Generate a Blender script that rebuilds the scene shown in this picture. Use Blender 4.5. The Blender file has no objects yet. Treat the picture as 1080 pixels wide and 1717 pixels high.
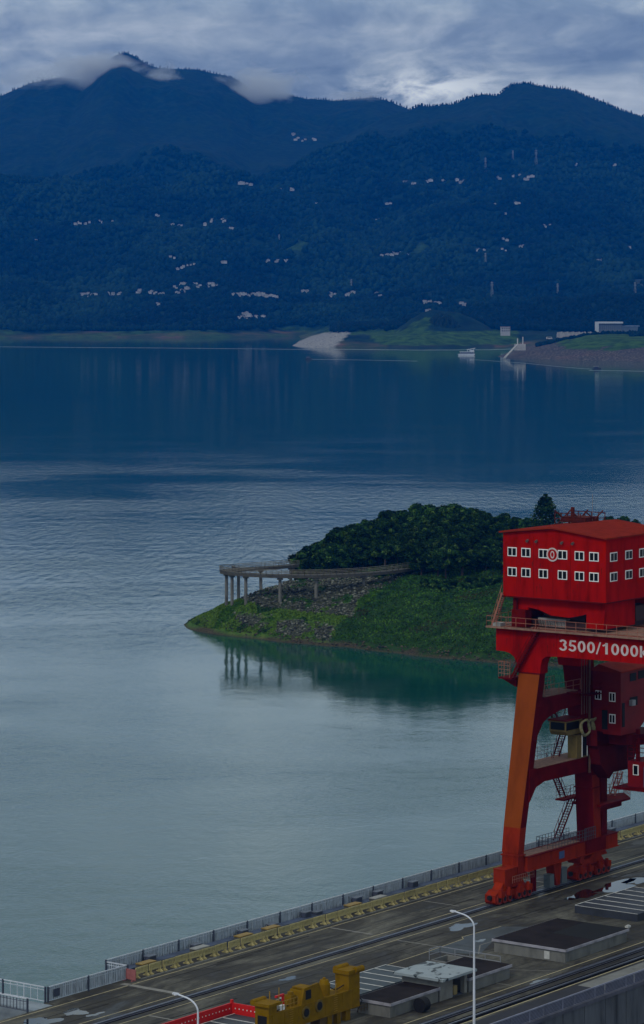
import bpy, bmesh, math, random
import numpy as np
from mathutils import Vector, Matrix
random.seed(7); rng = np.random.default_rng(11)
sc = bpy.context.scene; C = sc.collection
# ------------------------------------------------------------------ camera, sky, sun, exposure
F, HZ, HC = 5100.0, 470.0, 110.0          # focal length in photo pixels, horizon row, eye height over the water
cam = bpy.data.objects.new('camera', bpy.data.cameras.new('camera')); C.objects.link(cam); sc.camera = cam
cam.location = (0, 0, HC); cam.rotation_euler = (math.radians(90), 0, 0)
cam.data.sensor_fit = 'VERTICAL'; cam.data.sensor_height = 36; cam.data.lens = 36*F/1717
cam.data.shift_y = -(858.5-HZ)/1717; cam.data.clip_start = 1; cam.data.clip_end = 60000
SUN_EL, SUN_ROT = math.radians(42), math.radians(215)
W = bpy.data.worlds.new('World'); sc.world = W; W.use_nodes = True
nt = W.node_tree; nt.nodes.clear()
def N(t, ty, **k):
    n = t.nodes.new(ty)
    for a, b in k.items(): setattr(n, a, b)
    return n
def L(t, a, b): t.links.new(a, b)
out = N(nt, 'ShaderNodeOutputWorld'); bg = N(nt, 'ShaderNodeBackground'); bg.inputs['Strength'].default_value = 0.1
sky = N(nt, 'ShaderNodeTexSky', sky_type='NISHITA', sun_disc=False, sun_elevation=SUN_EL, sun_rotation=SUN_ROT, air_density=1.0, dust_density=2.0)
tc = N(nt, 'ShaderNodeTexCoord'); sep = N(nt, 'ShaderNodeSeparateXYZ'); L(nt, tc.outputs['Generated'], sep.inputs[0])
def noise(t, vec, scale, detail=5, rough=.55, dist=0.0, mscale=None, loc=(0,0,0)):
    if mscale:
        m = N(t, 'ShaderNodeMapping'); m.inputs['Scale'].default_value = mscale; m.inputs['Location'].default_value = loc; L(t, vec, m.inputs[0]); vec = m.outputs[0]
    n = N(t, 'ShaderNodeTexNoise'); n.inputs['Scale'].default_value = scale; n.inputs['Detail'].default_value = detail
    n.inputs['Roughness'].default_value = rough; n.inputs['Distortion'].default_value = dist; L(t, vec, n.inputs['Vector']); return n.outputs['Fac']
def ramp(t, fac, stops, interp='LINEAR'):
    r = N(t, 'ShaderNodeValToRGB'); r.color_ramp.interpolation = interp; e = r.color_ramp.elements
    while len(e) < len(stops): e.new(.5)
    for x, (p, c) in zip(e, stops): x.position = p; x.color = (*c, 1) if len(c) == 3 else c
    L(t, fac, r.inputs[0]); return r.outputs['Color']
def math_n(t, op, a, b=None, clamp=False):
    m = N(t, 'ShaderNodeMath', operation=op, use_clamp=clamp)
    for i, v in enumerate((a, b)):
        if v is None: continue
        if isinstance(v, (int, float)): m.inputs[i].default_value = v
        else: L(t, v, m.inputs[i])
    return m.outputs[0]
def mixc(t, fac, a, b, mode='MIX'):
    m = N(t, 'ShaderNodeMix', data_type='RGBA', blend_type=mode)
    for s, v in ((m.inputs['Factor'], fac), (m.inputs['A'], a), (m.inputs['B'], b)):
        if isinstance(v, tuple): s.default_value = (*v, 1) if len(v) == 3 else v
        elif isinstance(v, (int, float)): s.default_value = v
        else: L(t, v, s)
    return m.outputs['Result']
gv = tc.outputs['Generated']
c1 = noise(nt, gv, 1, 8, .56, .5, (13, 13, 44), (5.5, 9.0, 15.1))
c2 = noise(nt, gv, 1, 7, .58, .5, (60, 60, 130), (9.1, 2.0, .4))
cf = math_n(nt, 'ADD', math_n(nt, 'MULTIPLY', c1, .74), math_n(nt, 'MULTIPLY', c2, .26))
cl = ramp(nt, cf, [(.37, (2.6, 3.5, 4.6)), (.46, (3.7, 4.7, 5.7)), (.54, (5.7, 6.7, 7.3)), (.64, (8.8, 9.6, 9.8))])
# a thin bright break low over the saddle of the mountains, and an unseen brighter overcast band added for the water to reflect
dx = math_n(nt, 'DIVIDE', math_n(nt, 'SUBTRACT', sep.outputs[0], .034), .022); dz = math_n(nt, 'DIVIDE', math_n(nt, 'SUBTRACT', sep.outputs[2], .0625), .0065)
g = math_n(nt, 'POWER', 2.718, math_n(nt, 'MULTIPLY', math_n(nt, 'ADD', math_n(nt, 'MULTIPLY', dx, dx), math_n(nt, 'MULTIPLY', dz, dz)), -1.0))
brk = math_n(nt, 'MULTIPLY', g, ramp(nt, c2, [(.42, (0,0,0)), (.6, (1,1,1))]))
cl = mixc(nt, brk, cl, (14, 14.6, 14))
up = math_n(nt, 'MULTIPLY', sep.outputs[2], 1.0, True)
lift = ramp(nt, up, [(0, (1,1,1)), (.085, (1,1,1)), (.112, (1.7,1.75,1.68)), (.2, (1.5,1.52,1.46)), (.35, (1.4,1.38,1.25)), (1, (1.25,1.15,1.0))])
cl = mixc(nt, 1.0, cl, lift, 'MULTIPLY')
L(nt, mixc(nt, .95, sky.outputs[0], cl), bg.inputs['Color']); L(nt, bg.outputs[0], out.inputs['Surface'])
sl = bpy.data.lights.new('sun', 'SUN'); so = bpy.data.objects.new('sun', sl); C.objects.link(so)
sl.energy = 1.4; sl.angle = math.radians(11); sl.color = (1, .95, .88)
sd = Vector((math.sin(SUN_ROT)*math.cos(SUN_EL), math.cos(SUN_ROT)*math.cos(SUN_EL), math.sin(SUN_EL)))
so.rotation_euler = sd.to_track_quat('Z', 'Y').to_euler()
sc.view_settings.view_transform = 'Standard'; sc.view_settings.look = 'None'; sc.view_settings.gamma = 1; sc.view_settings.exposure = -0.45
sc.render.engine = 'CYCLES'; sc.cycles.volume_bounces = 6
HAZE_DENS = 4.6e-5; HAZE_COL = (.0, .25, 1.0)
# ------------------------------------------------------------------ coordinates
UX, UY = 3767/6340.2, 5100/6340.2          # the crane rails run this way (to the right and away); V points to the lake
def G(px, py, z=35.0): Y = (HC-z)*F/(py-HZ); return ((px-540)/F*Y, Y)
OX, OY = G(860, 1508)
ANG = math.atan2(UY, UX)
def dk(s, t, z=35.0): return Vector((OX+s*UX-t*UY, OY+s*UY+t*UX, z))
def st(px, py, z=35.0):
    x, y = G(px, py, z); x -= OX; y -= OY; return (x*UX+y*UY, -x*UY+y*UX)
# ------------------------------------------------------------------ materials
MATS = {}
def mat(name, col, rough=.7, var=.25, scale=1.0, dark=None, spec=.3, bump=0.0, metal=0.0, obj_rand=0.0, stretch=None, rvar=0.0, coords='Object', detail=6):
    if name in MATS: return MATS[name]
    m = bpy.data.materials.new(name); m.use_nodes = True; t = m.node_tree; b = t.nodes['Principled BSDF']
    tcn = N(t, 'ShaderNodeTexCoord'); v = tcn.outputs[coords]
    f = noise(t, v, scale, detail, .6, .2, stretch or (1,1,1))
    dark = dark or tuple(c*(1-var) for c in col); lite = tuple(min(1, c*(1+var*.6)) for c in col)
    c = ramp(t, f, [(.3, dark), (.5, col), (.72, lite)])
    if obj_rand:
        oi = N(t, 'ShaderNodeObjectInfo'); k = math_n(t, 'ADD', math_n(t, 'MULTIPLY', oi.outputs['Random'], obj_rand), 1-obj_rand/2)
        cc = N(t, 'ShaderNodeCombineXYZ'); [L(t, k, cc.inputs[i]) for i in range(3)]; c = mixc(t, 1.0, c, cc.outputs[0], 'MULTIPLY')
    L(t, c, b.inputs['Base Color']); b.inputs['Roughness'].default_value = rough; b.inputs['Metallic'].default_value = metal
    b.inputs['Specular IOR Level'].default_value = spec
    if rvar:
        L(t, math_n(t, 'ADD', math_n(t, 'MULTIPLY', noise(t, v, scale*.6, 4, .6), -rvar*2), rough+rvar, True), b.inputs['Roughness'])
    if bump:
        bp = N(t, 'ShaderNodeBump'); bp.inputs['Strength'].default_value = bump; bp.inputs['Distance'].default_value = .05
        L(t, noise(t, v, scale*5, 4, .6), bp.inputs['Height']); L(t, bp.outputs[0], b.inputs['Normal'])
    MATS[name] = m; return m
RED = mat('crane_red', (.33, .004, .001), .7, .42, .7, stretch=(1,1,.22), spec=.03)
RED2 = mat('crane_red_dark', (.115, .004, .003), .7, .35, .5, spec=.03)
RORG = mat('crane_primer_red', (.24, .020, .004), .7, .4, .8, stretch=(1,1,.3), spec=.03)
ORG = mat('crane_orange', (.23, .047, .006), .7, .28, .5, stretch=(1,1,.2), spec=.03)
RAILM = mat('crane_handrail', (.32, .12, .08), .5, .2, 2)
GREYRL = mat('grey_handrail', (.22, .23, .26), .5, .2, 2)
ROOFM = mat('crane_roof_sheet', (.24, .022, .010), .8, .2, .7, spec=.05)
RUST = mat('rusty_walkway', (.25, .14, .10), .85, .45, 1.6)
DARK = mat('dark_void', (.007, .007, .009), .8, .3, 2)
GLASS = mat('window_glass', (.003, .004, .005), .3, .2, 1, spec=.15)
WFR = mat('window_frame_white', (.88, .88, .88), .5, .08, 2)
LETTER = mat('lettering', (.60, .50, .50), .6, .15, 1)
YEL = mat('machine_yellow', (.19, .105, .001), .65, .3, .9, spec=.05)
YELB = mat('barrier_yellow', (.40, .34, .15), .6, .3, 1.5, obj_rand=.25)
CAPY = mat('crane_cream', (.16, .11, .03), .6, .25, 2)
REDW = mat('wall_red', (.55, .012, .010), .5, .2, .6)
STEEL = mat('galvanised_steel', (.55, .58, .64), .5, .2, 1.5)
STEELD = mat('dark_steel', (.05, .06, .09), .5, .3, 1.5)
PANEL = mat('fence_panel', (.50, .55, .62), .5, .3, 1.2)
CONC = mat('concrete', (.155, .155, .145), .85, .45, .5, bump=.3, stretch=(1,1,.35), spec=.2)
COPING = mat('coping_concrete', (.30, .29, .33), .8, .35, .9, spec=.2)
ROOFBLK = mat('bitumen_roof', (.020, .016, .017), .85, .5, .4, spec=.05)
PALE = mat('pale_roof', (.26, .30, .32), .5, .15, .9)
_t = PALE.node_tree; _b = _t.nodes['Principled BSDF']; _src = _b.inputs['Base Color'].links[0].from_socket
_w = ramp(_t, noise(_t, _t.nodes['Texture Coordinate'].outputs['Object'], .62, 3, .5, .6, (1, 1.4, 1), (2, 5, 0)), [(.40, (1,1,1)), (.44, (0,0,0))])
L(_t, mixc(_t, _w, _src, (.02, .028, .03)), _b.inputs['Base Color'])
WHITE = mat('white_line', (.6, .6, .58), .7, .3, 1.2)
LAMPM = mat('lamp_white', (.62, .65, .72), .4, .08, 1)
BLUEP = mat('blue_plate', (.05, .08, .2), .5, .2, 2)
# ------------------------------------------------------------------ mesh builder
class MB:
    def __init__(s, org=(0,0,0)): s.v = []; s.f = []; s.m = []; s.o = org; s.cur = 0
    def add(s, vs, fs, m=None):
        n = len(s.v); o = s.o; s.v += [(a[0]-o[0], a[1]-o[1], a[2]-o[2]) for a in vs]; s.f += [tuple(i+n for i in q) for q in fs]
        if m is None: s.m += [s.cur]*len(fs)
        elif isinstance(m, int): s.m += [m]*len(fs)
        else: s.m += list(m)
    def box(s, a, b, c, d, e, f, m=None):
        s.add([(a,c,e),(b,c,e),(b,d,e),(a,d,e),(a,c,f),(b,c,f),(b,d,f),(a,d,f)], [(0,3,2,1),(4,5,6,7),(0,1,5,4),(1,2,6,5),(2,3,7,6),(3,0,4,7)], m); return s
    def bar(s, p, q, w, h=None, m=None):
        p = Vector(p); q = Vector(q); h = h or w; d = (q-p)
        if d.length < 1e-6: return s
        d.normalize(); up = Vector((0,0,1)) if abs(d.z) < .95 else Vector((1,0,0)); a = d.cross(up).normalized()*w/2; b = a.cross(d).normalized()*h/2
        vs = [p-a-b, p+a-b, p+a+b, p-a+b, q-a-b, q+a-b, q+a+b, q-a+b]
        s.add([tuple(x) for x in vs], [(0,1,2,3),(7,6,5,4),(0,4,5,1),(1,5,6,2),(2,6,7,3),(3,7,4,0)], m); return s
    def tube(s, p, q, r1, r2=None, n=10, m=None, cap=True):
        r2 = r1 if r2 is None else r2; p = Vector(p); q = Vector(q); d = (q-p).normalized()
        up = Vector((0,0,1)) if abs(d.z) < .95 else Vector((1,0,0)); a = d.cross(up).normalized(); b = d.cross(a).normalized()
        vs = []
        for c, r in ((p, r1), (q, r2)):
            for i in range(n): k = 2*math.pi*i/n; vs.append(tuple(c+(a*math.cos(k)+b*math.sin(k))*r))
        fs = [(i, (i+1) % n, n+(i+1) % n, n+i) for i in range(n)]
        if cap: fs += [tuple(range(n-1, -1, -1)), tuple(range(n, 2*n))]
        s.add(vs, fs, m); return s
    def path(s, pts, r, n=8, m=None):
        for a, b in zip(pts, pts[1:]): s.tube(a, b, r, r, n, m)
        return s
    def prism(s, poly, ax, a, b, m=None):       # polygon in the two other axes, extruded along axis ax from a to b
        n = len(poly)
        def P(u, w, k): return (k,u,w) if ax == 0 else ((u,k,w) if ax == 1 else (u,w,k))
        vs = [P(u,w,a) for u,w in poly]+[P(u,w,b) for u,w in poly]
        fs = [(i,(i+1) % n,n+(i+1) % n,n+i) for i in range(n)]+[tuple(range(n-1,-1,-1)), tuple(range(n,2*n))]
        s.add(vs, fs, m); return s
    def loft(s, A, B, m=None):
        n = len(A); s.add(list(A)+list(B), [(i,(i+1) % n,n+(i+1) % n,n+i) for i in range(n)]+[tuple(range(n-1,-1,-1)), tuple(range(n,2*n))], m); return s
    def rail(s, pts, h=1.15, sp=1.6, w=.055, mid=2, picket=0, m=None):
        for a, b in zip(pts, pts[1:]):
            a = Vector(a); b = Vector(b); ln = (b-a).length; n = max(1, round(ln/sp)); Z = Vector((0,0,1))
            for i in range(n+1): p = a+(b-a)*i/n; s.bar(p, p+Z*h, w, w, m)
            for k in range(1, mid+1): s.bar(a+Z*h*k/mid, b+Z*h*k/mid, w, w, m)
            if picket:
                k = int(ln/picket)
                for i in range(1, k): p = a+(b-a)*i/k; s.bar(p, p+Z*h, w*.5, w*.5, m)
        return s
    def stair(s, p, q, w, side='y', m=None):
        p = Vector(p); q = Vector(q); off = Vector((0,w,0)) if side == 'y' else Vector((w,0,0))
        for o in (Vector((0,0,0)), off): s.bar(p+o, q+o, .08, .22, m); s.bar(p+o+Vector((0,0,1)), q+o+Vector((0,0,1)), .05, .05, m)
        n = max(3, int(abs(p.z-q.z)/.28))
        for i in range(1, n): c = p+(q-p)*i/n; s.bar(c, c+off, .2, .05, m)
        for i in range(0, n+1, 4):
            for o in (Vector((0,0,0)), off): c = p+(q-p)*i/n+o; s.bar(c, c+Vector((0,0,1)), .05, .05, m)
        return s
    def build(s, name, mats, parent=None, loc=None, rot=None, smooth=False):
        me = bpy.data.meshes.new(name); me.from_pydata([tuple(x) for x in s.v], [], s.f)
        mats = mats if isinstance(mats, (list, tuple)) else [mats]
        for mm in mats: me.materials.append(mm)
        me.polygons.foreach_set('material_index', np.array(s.m, dtype=np.int32))
        if smooth: me.polygons.foreach_set('use_smooth', np.ones(len(s.f), dtype=bool))
        bm = bmesh.new(); bm.from_mesh(me); bmesh.ops.recalc_face_normals(bm, faces=bm.faces); bm.to_mesh(me); bm.free()
        o = bpy.data.objects.new(name, me); C.objects.link(o)
        if parent: o.parent = parent
        if loc is not None: o.location = loc
        if rot is not None: o.rotation_euler = (0,0,rot)
        return o
def tag(o, label=None, cat=None, group=None, kind=None):
    if label: o['label'] = label
    if cat: o['category'] = cat
    if group: o['group'] = group
    if kind: o['kind'] = kind
    return o
def root(name, loc, rot=0, label=None, cat=None, group=None):
    o = bpy.data.objects.new(name, None); o.empty_display_size = .5; C.objects.link(o); o.location = loc; o.rotation_euler = (0,0,rot); return tag(o, label, cat, group)
def deck_root(name, s, t, label, cat, group=None, z=35.0): return root(name, dk(s,t,z), ANG, label, cat, group)
def copy_tree(o, parent=None):
    c = o.copy(); C.objects.link(c)
    if parent: c.parent = parent
    for ch in o.children: copy_tree(ch, c)
    return c
def np_mesh(name, V, Fq, mats, loc=None, mi=None, smooth=False):
    me = bpy.data.meshes.new(name); V = np.asarray(V, dtype=np.float32); Fq = np.asarray(Fq, dtype=np.int32); n, k = Fq.shape
    me.vertices.add(len(V)); me.vertices.foreach_set('co', V.ravel()); me.loops.add(n*k); me.loops.foreach_set('vertex_index', Fq.ravel())
    me.polygons.add(n); me.polygons.foreach_set('loop_start', np.arange(0, n*k, k, dtype=np.int32)); me.polygons.foreach_set('loop_total', np.full(n, k, dtype=np.int32))
    for m in (mats if isinstance(mats, (list, tuple)) else [mats]): me.materials.append(m)
    if mi is not None: me.polygons.foreach_set('material_index', np.asarray(mi, dtype=np.int32))
    if smooth: me.polygons.foreach_set('use_smooth', np.ones(n, dtype=bool))
    me.update(); me.validate(); o = bpy.data.objects.new(name, me); C.objects.link(o)
    if loc: o.location = loc
    return o
def grid(nx, ny):
    i = np.arange(nx*ny).reshape(ny, nx); return np.stack([i[:-1,:-1], i[:-1,1:], i[1:,1:], i[1:,:-1]], -1).reshape(-1, 4)
# value noise in numpy
_T = rng.random((256, 256)).astype(np.float64)
def vn(x, y):
    xi = np.floor(x).astype(int); yi = np.floor(y).astype(int); fx = x-xi; fy = y-yi; fx = fx*fx*(3-2*fx); fy = fy*fy*(3-2*fy)
    a = _T[yi % 256, xi % 256]; b = _T[yi % 256, (xi+1) % 256]; c = _T[(yi+1) % 256, xi % 256]; d = _T[(yi+1) % 256, (xi+1) % 256]
    return (a*(1-fx)+b*fx)*(1-fy)+(c*(1-fx)+d*fx)*fy
def fbm(x, y, n=5):
    r = 0; a = .5
    for k in range(n): r = r+a*(vn(x*2**k+17*k, y*2**k+5*k)-.5); a *= .5
    return r*2
def sdf(x, y, poly):        # distance to the outline, positive inside
    P = np.array(poly); d = np.full(x.shape, 1e18); ins = np.zeros(x.shape, bool)
    for (x0, y0), (x1, y1) in zip(P, np.roll(P, -1, 0)):
        ex, ey = x1-x0, y1-y0; t = np.clip(((x-x0)*ex+(y-y0)*ey)/(ex*ex+ey*ey), 0, 1)
        d = np.minimum(d, (x-x0-t*ex)**2+(y-y0-t*ey)**2)
        c = ((y0 > y) != (y1 > y)) & (x < (x1-x0)*(y-y0)/((y1-y0) if y1 != y0 else 1e-9)+x0); ins ^= c
    return np.sqrt(d)*np.where(ins, 1, -1)
# ------------------------------------------------------------------ water
def water_mat():
    m = bpy.data.materials.new('lake_water'); m.use_nodes = True; t = m.node_tree; b = t.nodes['Principled BSDF']
    tcn = N(t, 'ShaderNodeTexCoord'); v = tcn.outputs['Object']
    b.inputs['Base Color'].default_value = (.003, .058, .045, 1); b.inputs['Roughness'].default_value = .06; b.inputs['IOR'].default_value = 1.33
    b.inputs['Specular IOR Level'].default_value = .5
    sx = N(t, 'ShaderNodeSeparateXYZ'); L(t, v, sx.inputs[0])
    w1 = noise(t, v, 1, 4, .62, .3, (.22, .10, 1)); w2 = noise(t, v, 1, 3, .6, .2, (.9, 1.5, 1), (5, 5, 0)); w3 = noise(t, v, 1, 3, .5, .4, (.035, .06, 1), (9, 2, 0))
    w4 = noise(t, v, 1, 2, .5, .3, (.30, .060, 1), (2, 8, 0)); band = ramp(t, math_n(t, 'DIVIDE', sx.outputs[1], 4000), [(.19, (0,0,0)), (.27, (1,1,1)), (.45, (.8,.8,.8)), (.72, (.25,.25,.25))])
    w4 = math_n(t, 'MULTIPLY', math_n(t, 'MULTIPLY', w4, band), 1.0)
    h0_ = math_n(t, 'ADD', math_n(t, 'MULTIPLY', w1, .42), math_n(t, 'ADD', math_n(t, 'MULTIPLY', w2, .10), math_n(t, 'MULTIPLY', w3, .5))); h = math_n(t, 'ADD', h0_, w4)
    
    ca_ = math_n(t, 'DIVIDE', math_n(t, 'SUBTRACT', sx.outputs[0], 35), 120); cb_ = math_n(t, 'DIVIDE', math_n(t, 'SUBTRACT', sx.outputs[1], 865), 115)
    lee = math_n(t, 'POWER', 2.718, math_n(t, 'MULTIPLY', math_n(t, 'ADD', math_n(t, 'MULTIPLY', ca_, ca_), math_n(t, 'MULTIPLY', cb_, cb_)), -1.0))
    calm = math_n(t, 'SUBTRACT', 1.0, math_n(t, 'MULTIPLY', lee, .96), True)
    wind = ramp(t, math_n(t, 'ADD', math_n(t, 'DIVIDE', sx.outputs[1], 4000), math_n(t, 'MULTIPLY', noise(t, v, 1, 4, .6, .5, (.004, .003, 1), (1, 7, 0)), .12)), [(.26, (1,1,1)), (.40, (.75,.75,.75)), (.55, (.38,.38,.38)), (.80, (.18,.18,.18))])
    patch = ramp(t, noise(t, v, 1, 4, .55, .8, (.0042, .0075, 1), (3, 1, 0)), [(.40, (.30,.30,.30)), (.62, (1,1,1))])
    bp = N(t, 'ShaderNodeBump'); bp.inputs['Distance'].default_value = 1.0
    L(t, math_n(t, 'MULTIPLY', math_n(t, 'MULTIPLY', math_n(t, 'MULTIPLY', patch, wind), calm), .50), bp.inputs['Strength']); L(t, h, bp.inputs['Height']); L(t, bp.outputs[0], b.inputs['Normal'])
    return m
wm = water_mat()
V = [(-2600,120,0),(2600,120,0),(2600,7200,0),(-2600,7200,0)]
tag(np_mesh('water', V, [(0,1,2,3)], wm), kind='structure')
# ------------------------------------------------------------------ far shore, hills and mountains as one height field
def prof(pts, Y):
    p = np.array(pts, float); return (p[:,0]-540)/F*Y, HC-(p[:,1]-HZ)/F*Y
R1 = prof([(-500,230),(-200,190),(0,152),(50,132),(100,122),(140,126),(158,112),(170,101),(183,92),(195,84),(212,81),(227,86),(240,95),(252,102),(270,107),(330,109),(375,120),(398,126),(430,150),(480,150),(510,157),(560,163),(600,161),(627,158),(655,166),(680,176),(720,196),(800,235),(1100,300),(1500,360)], 9600)
R2 = prof([(-500,420),(500,260),(600,215),(650,190),(688,180),(698,175),(705,171),(716,174),(760,170),(790,159),(812,154),(835,156),(850,143),(865,136),(885,135),(905,141),(925,143),(955,146),(985,158),(1010,167),(1040,178),(1080,190),(1200,225),(1500,300)], 8800)
R3 = prof([(-500,350),(0,345),(150,335),(280,300),(400,300),(520,330),(640,350),(760,330),(900,320),(1080,345),(1500,350)], 7700)
R4 = prof([(-500,470),(0,478),(150,492),(330,470),(480,478),(600,492),(740,478),(860,470),(950,470),(1100,480),(1500,480)], 6650)
R5 = prof([(-500,700),(560,600),(640,560),(690,546),(740,540),(800,528),(880,520),(930,503),(980,500),(1080,497),(1300,485),(1500,480)], 5650)
R6 = prof([(-500,700),(650,700),(662,560),(684,547),(706,534),(726,529),(748,531),(772,530),(796,541),(822,556),(830,700),(1500,700)], 5230)
def ridge(x, y, pr, Yc, Yf, back, pw=1.0):
    h = np.interp(x, pr[0], pr[1]); a = np.clip((y-Yf)/(Yc-Yf), 0, 1)**pw; b = np.clip(1-(y-Yc)/back, 0, 1); return h*np.where(y < Yc, a, b)
FARP = [G(px, py, 0) for px, py in [(-900,565),(-300,566),(0,567),(80,566.5),(205,566),(300,566.5),(420,565.5),(470,564),(500,563),(505,567),(500,573),(490,580),(520,582.5),(560,582.5),(620,583),(700,584),(780,583),(830,582),(862,581),(868,586),(850,592),(834,598),(850,600),(900,602),(960,604),(1020,605),(1080,607),(1300,612),(2600,618)]]+[(3000,14000),(-4000,14000)]
def far_h(x, y, fine=True):
    d = sdf(x, y, FARP)
    right = 1/(1+np.exp(-(x-(330))/18.))*(y < 4900)
    plat = 19+6*fbm(x/300, y/300, 3)+7*right
    left = 1/(1+np.exp((x+30)/25.)); plat = plat*(1-left)+10*left
    base = np.where(d > 0, np.minimum(plat, d*(.2+.05*fbm(x/60, y/60, 3))), np.maximum(d*.2, -4))
    m = np.maximum.reduce([ridge(x,y,R1,9600,7300,1500,.85), ridge(x,y,R2,8800,6900,1500,.85), ridge(x,y,R3,7700,6350,900,.85), ridge(x,y,R4,6650,5850,700,.85), ridge(x,y,R5,5650,5250,450,.8), ridge(x,y,R6,5230,5060,260,.7)])
    lim = np.clip((d-35)/160, 0, 1); k = np.clip(m/260, 0, 1)
    near_crest = np.minimum.reduce([np.clip(np.abs(y-9600)/700, 0.05, 1), np.clip(np.abs(y-8800)/600, 0.05, 1)])
    nz = (fbm(x/420+3, y/600, 5)*115*k+fbm(x/150, y/170, 4)*22*np.clip(m/80, 0, 1))*near_crest
    gul = (1-np.abs(fbm(x/190+9, y/800+2, 4))*2.4)*44*k*near_crest
    h = base+(np.maximum(m-14, 0)+nz+gul-14*k)*lim
    h = np.where(d > 0, np.maximum(h, np.minimum(base, d*.2)), base)
    return h
xs = np.arange(-1500, 1701, 6.6); ys = np.concatenate([np.arange(4080, 6200, 6.0), np.arange(6200, 11200, 9.0)])
X, Y = np.meshgrid(xs, ys); Z = far_h(X, Y); D = sdf(X, Y, FARP)
wood = np.clip((D-28-30*vn(X/60, Y/60))/25, 0, 1)*np.clip((Z-7)/6, 0, 1)
wood = np.where(((X > 330) & (Y < 4900)) | ((X > 30) & (Y < 5290)), wood*.12, wood)
near_c = np.minimum(np.clip(np.abs(Y-9600)/500, .25, 1), np.clip(np.abs(Y-8800)/500, .25, 1))
Z = Z+wood*near_c*(rng.random(Z.shape)*3+vn(X/14, Y/14)*4)+np.clip(D/20, 0, 1)*rng.random(Z.shape)*.9
def terrain_mat():
    m = bpy.data.materials.new('far_land'); m.use_nodes = True; t = m.node_tree; b = t.nodes['Principled BSDF']
    b.inputs['Roughness'].default_value = .95; b.inputs['Specular IOR Level'].default_value = .05
    a = N(t, 'ShaderNodeAttribute', attribute_name='cover'); v = N(t, 'ShaderNodeTexCoord').outputs['Object']
    n1 = noise(t, v, 1, 6, .65, .2, (.05,.05,.05)); n2 = noise(t, v, 1, 5, .6, .3, (.006,.006,.006))
    woods = ramp(t, n1, [(.33, (.002,.009,.012)), (.5, (.005,.020,.020)), (.68, (.013,.038,.028))])  # woods colour shifted to blue, standing in for distance haze
    woods = mixc(t, ramp(t, n2, [(.55, (0,0,0)), (.68, (.6,.6,.6))]), woods, (.012,.032,.018))
    soil = ramp(t, noise(t, v, 1, 5, .6, .2, (.012,.012,.1)), [(.42, (.025,.042,.016)), (.55, (.065,.062,.035)), (.74, (.19,.085,.055))])
    sp = N(t, 'ShaderNodeSeparateColor'); L(t, a.outputs['Color'], sp.inputs[0])
    grass = ramp(t, n1, [(.38, (.012,.035,.008)), (.6, (.045,.10,.015))])
    stone = ramp(t, noise(t, v, 1, 4, .7, 0, (.3,.3,.3)), [(.35, (.12,.12,.12)), (.6, (.34,.33,.31))])
    rubble = ramp(t, noise(t, v, 1, 4, .8, 0, (.35,.35,.35)), [(.38, (.02,.017,.018)), (.52, (.075,.06,.052)), (.64, (.22,.19,.17))])
    c = mixc(t, sp.outputs[0], woods, soil); c = mixc(t, sp.outputs[1], c, grass); c = mixc(t, sp.outputs[2], c, stone); c = mixc(t, a.outputs['Alpha'], c, rubble)
    L(t, c, b.inputs['Base Color']); return m
ter = np_mesh('far_mountains_terrain', np.stack([X, Y, Z], -1).reshape(-1, 3), grid(len(xs), len(ys)), terrain_mat(), smooth=True)
ter.name = 'mountains'; tag(ter, kind='structure')
PXF = X/Y*F+540; PYF = HZ+(HC-Z)*F/Y
def inpoly(px, py, poly): return sdf(px, py, poly) > 0
cov = np.zeros(X.shape+(4,), np.float32)
cov[..., 0] = np.clip(1-(Z-3-7*vn(X/45, Y/30))/3, 0, 1)*np.clip((D+5)/6, 0, 1)
cov[..., 0] *= np.where((PXF > 650) & (PXF < 828) & (Y > 4900), .25, 1)
cov[..., 1] = ((PXF > 585) & (PXF < 870) & (Y < 5300) & (Z > 2+3*vn(X/30, Y/30)) & (Z < 24) & (Y > 4900) & ~inpoly(PXF, PYF, [(560,600),(590,562),(615,560),(645,584),(650,600)]))*1.0
cov[..., 1] = np.maximum(cov[..., 1], inpoly(PXF, PYF, [(675,556),(690,542),(715,531),(728,535),(712,557)])*.9)
cov[..., 1] = np.maximum(cov[..., 1], ((PXF > 965-40*vn(X/40, Y/40)) & (Y < 4900) & (Z > 12+6*vn(X/25, Y/25)))*1.0)
cov[..., 1] = np.maximum(cov[..., 1], inpoly(PXF, PYF, [(455,425),(480,405),(530,395),(560,402),(530,420),(480,432)])*.5*vn(X/60, Y/60)*1.5)
cov[..., 1] = np.maximum(cov[..., 1], inpoly(PXF, PYF, [(680,425),(705,405),(720,412),(700,430)])*.5)
cov[..., 1] = np.maximum(cov[..., 1], ((PXF < 590) & (Z < 16) & (vn(X/70, Y/40) > .55))*.6)
cov[..., 2] = inpoly(PXF, PYF, [(485,583),(500,573),(520,564),(545,557.5),(588,557),(576,568),(560,583)])*1.0
cov[..., 2] = np.maximum(cov[..., 2], inpoly(PXF, PYF, [(1046,463),(1060,458),(1090,470),(1090,484),(1064,474)])*.12)
cov[..., 3] = ((PXF > 826) & (Y < 4900) & (cov[..., 1] < .5))*.85
cov[..., 3] = np.maximum(cov[..., 3], inpoly(PXF, PYF, [(165,104),(185,90),(212,80),(240,92),(262,104),(250,118),(225,104),(205,112),(185,108)])*.75*(vn(X/14, Z/9) > .48))
cov[..., :] = np.clip(cov, 0, 1)
ca = ter.data.color_attributes.new('cover', 'FLOAT_COLOR', 'POINT'); ca.data.foreach_set('color', cov.reshape(-1, 4).ravel())
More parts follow.
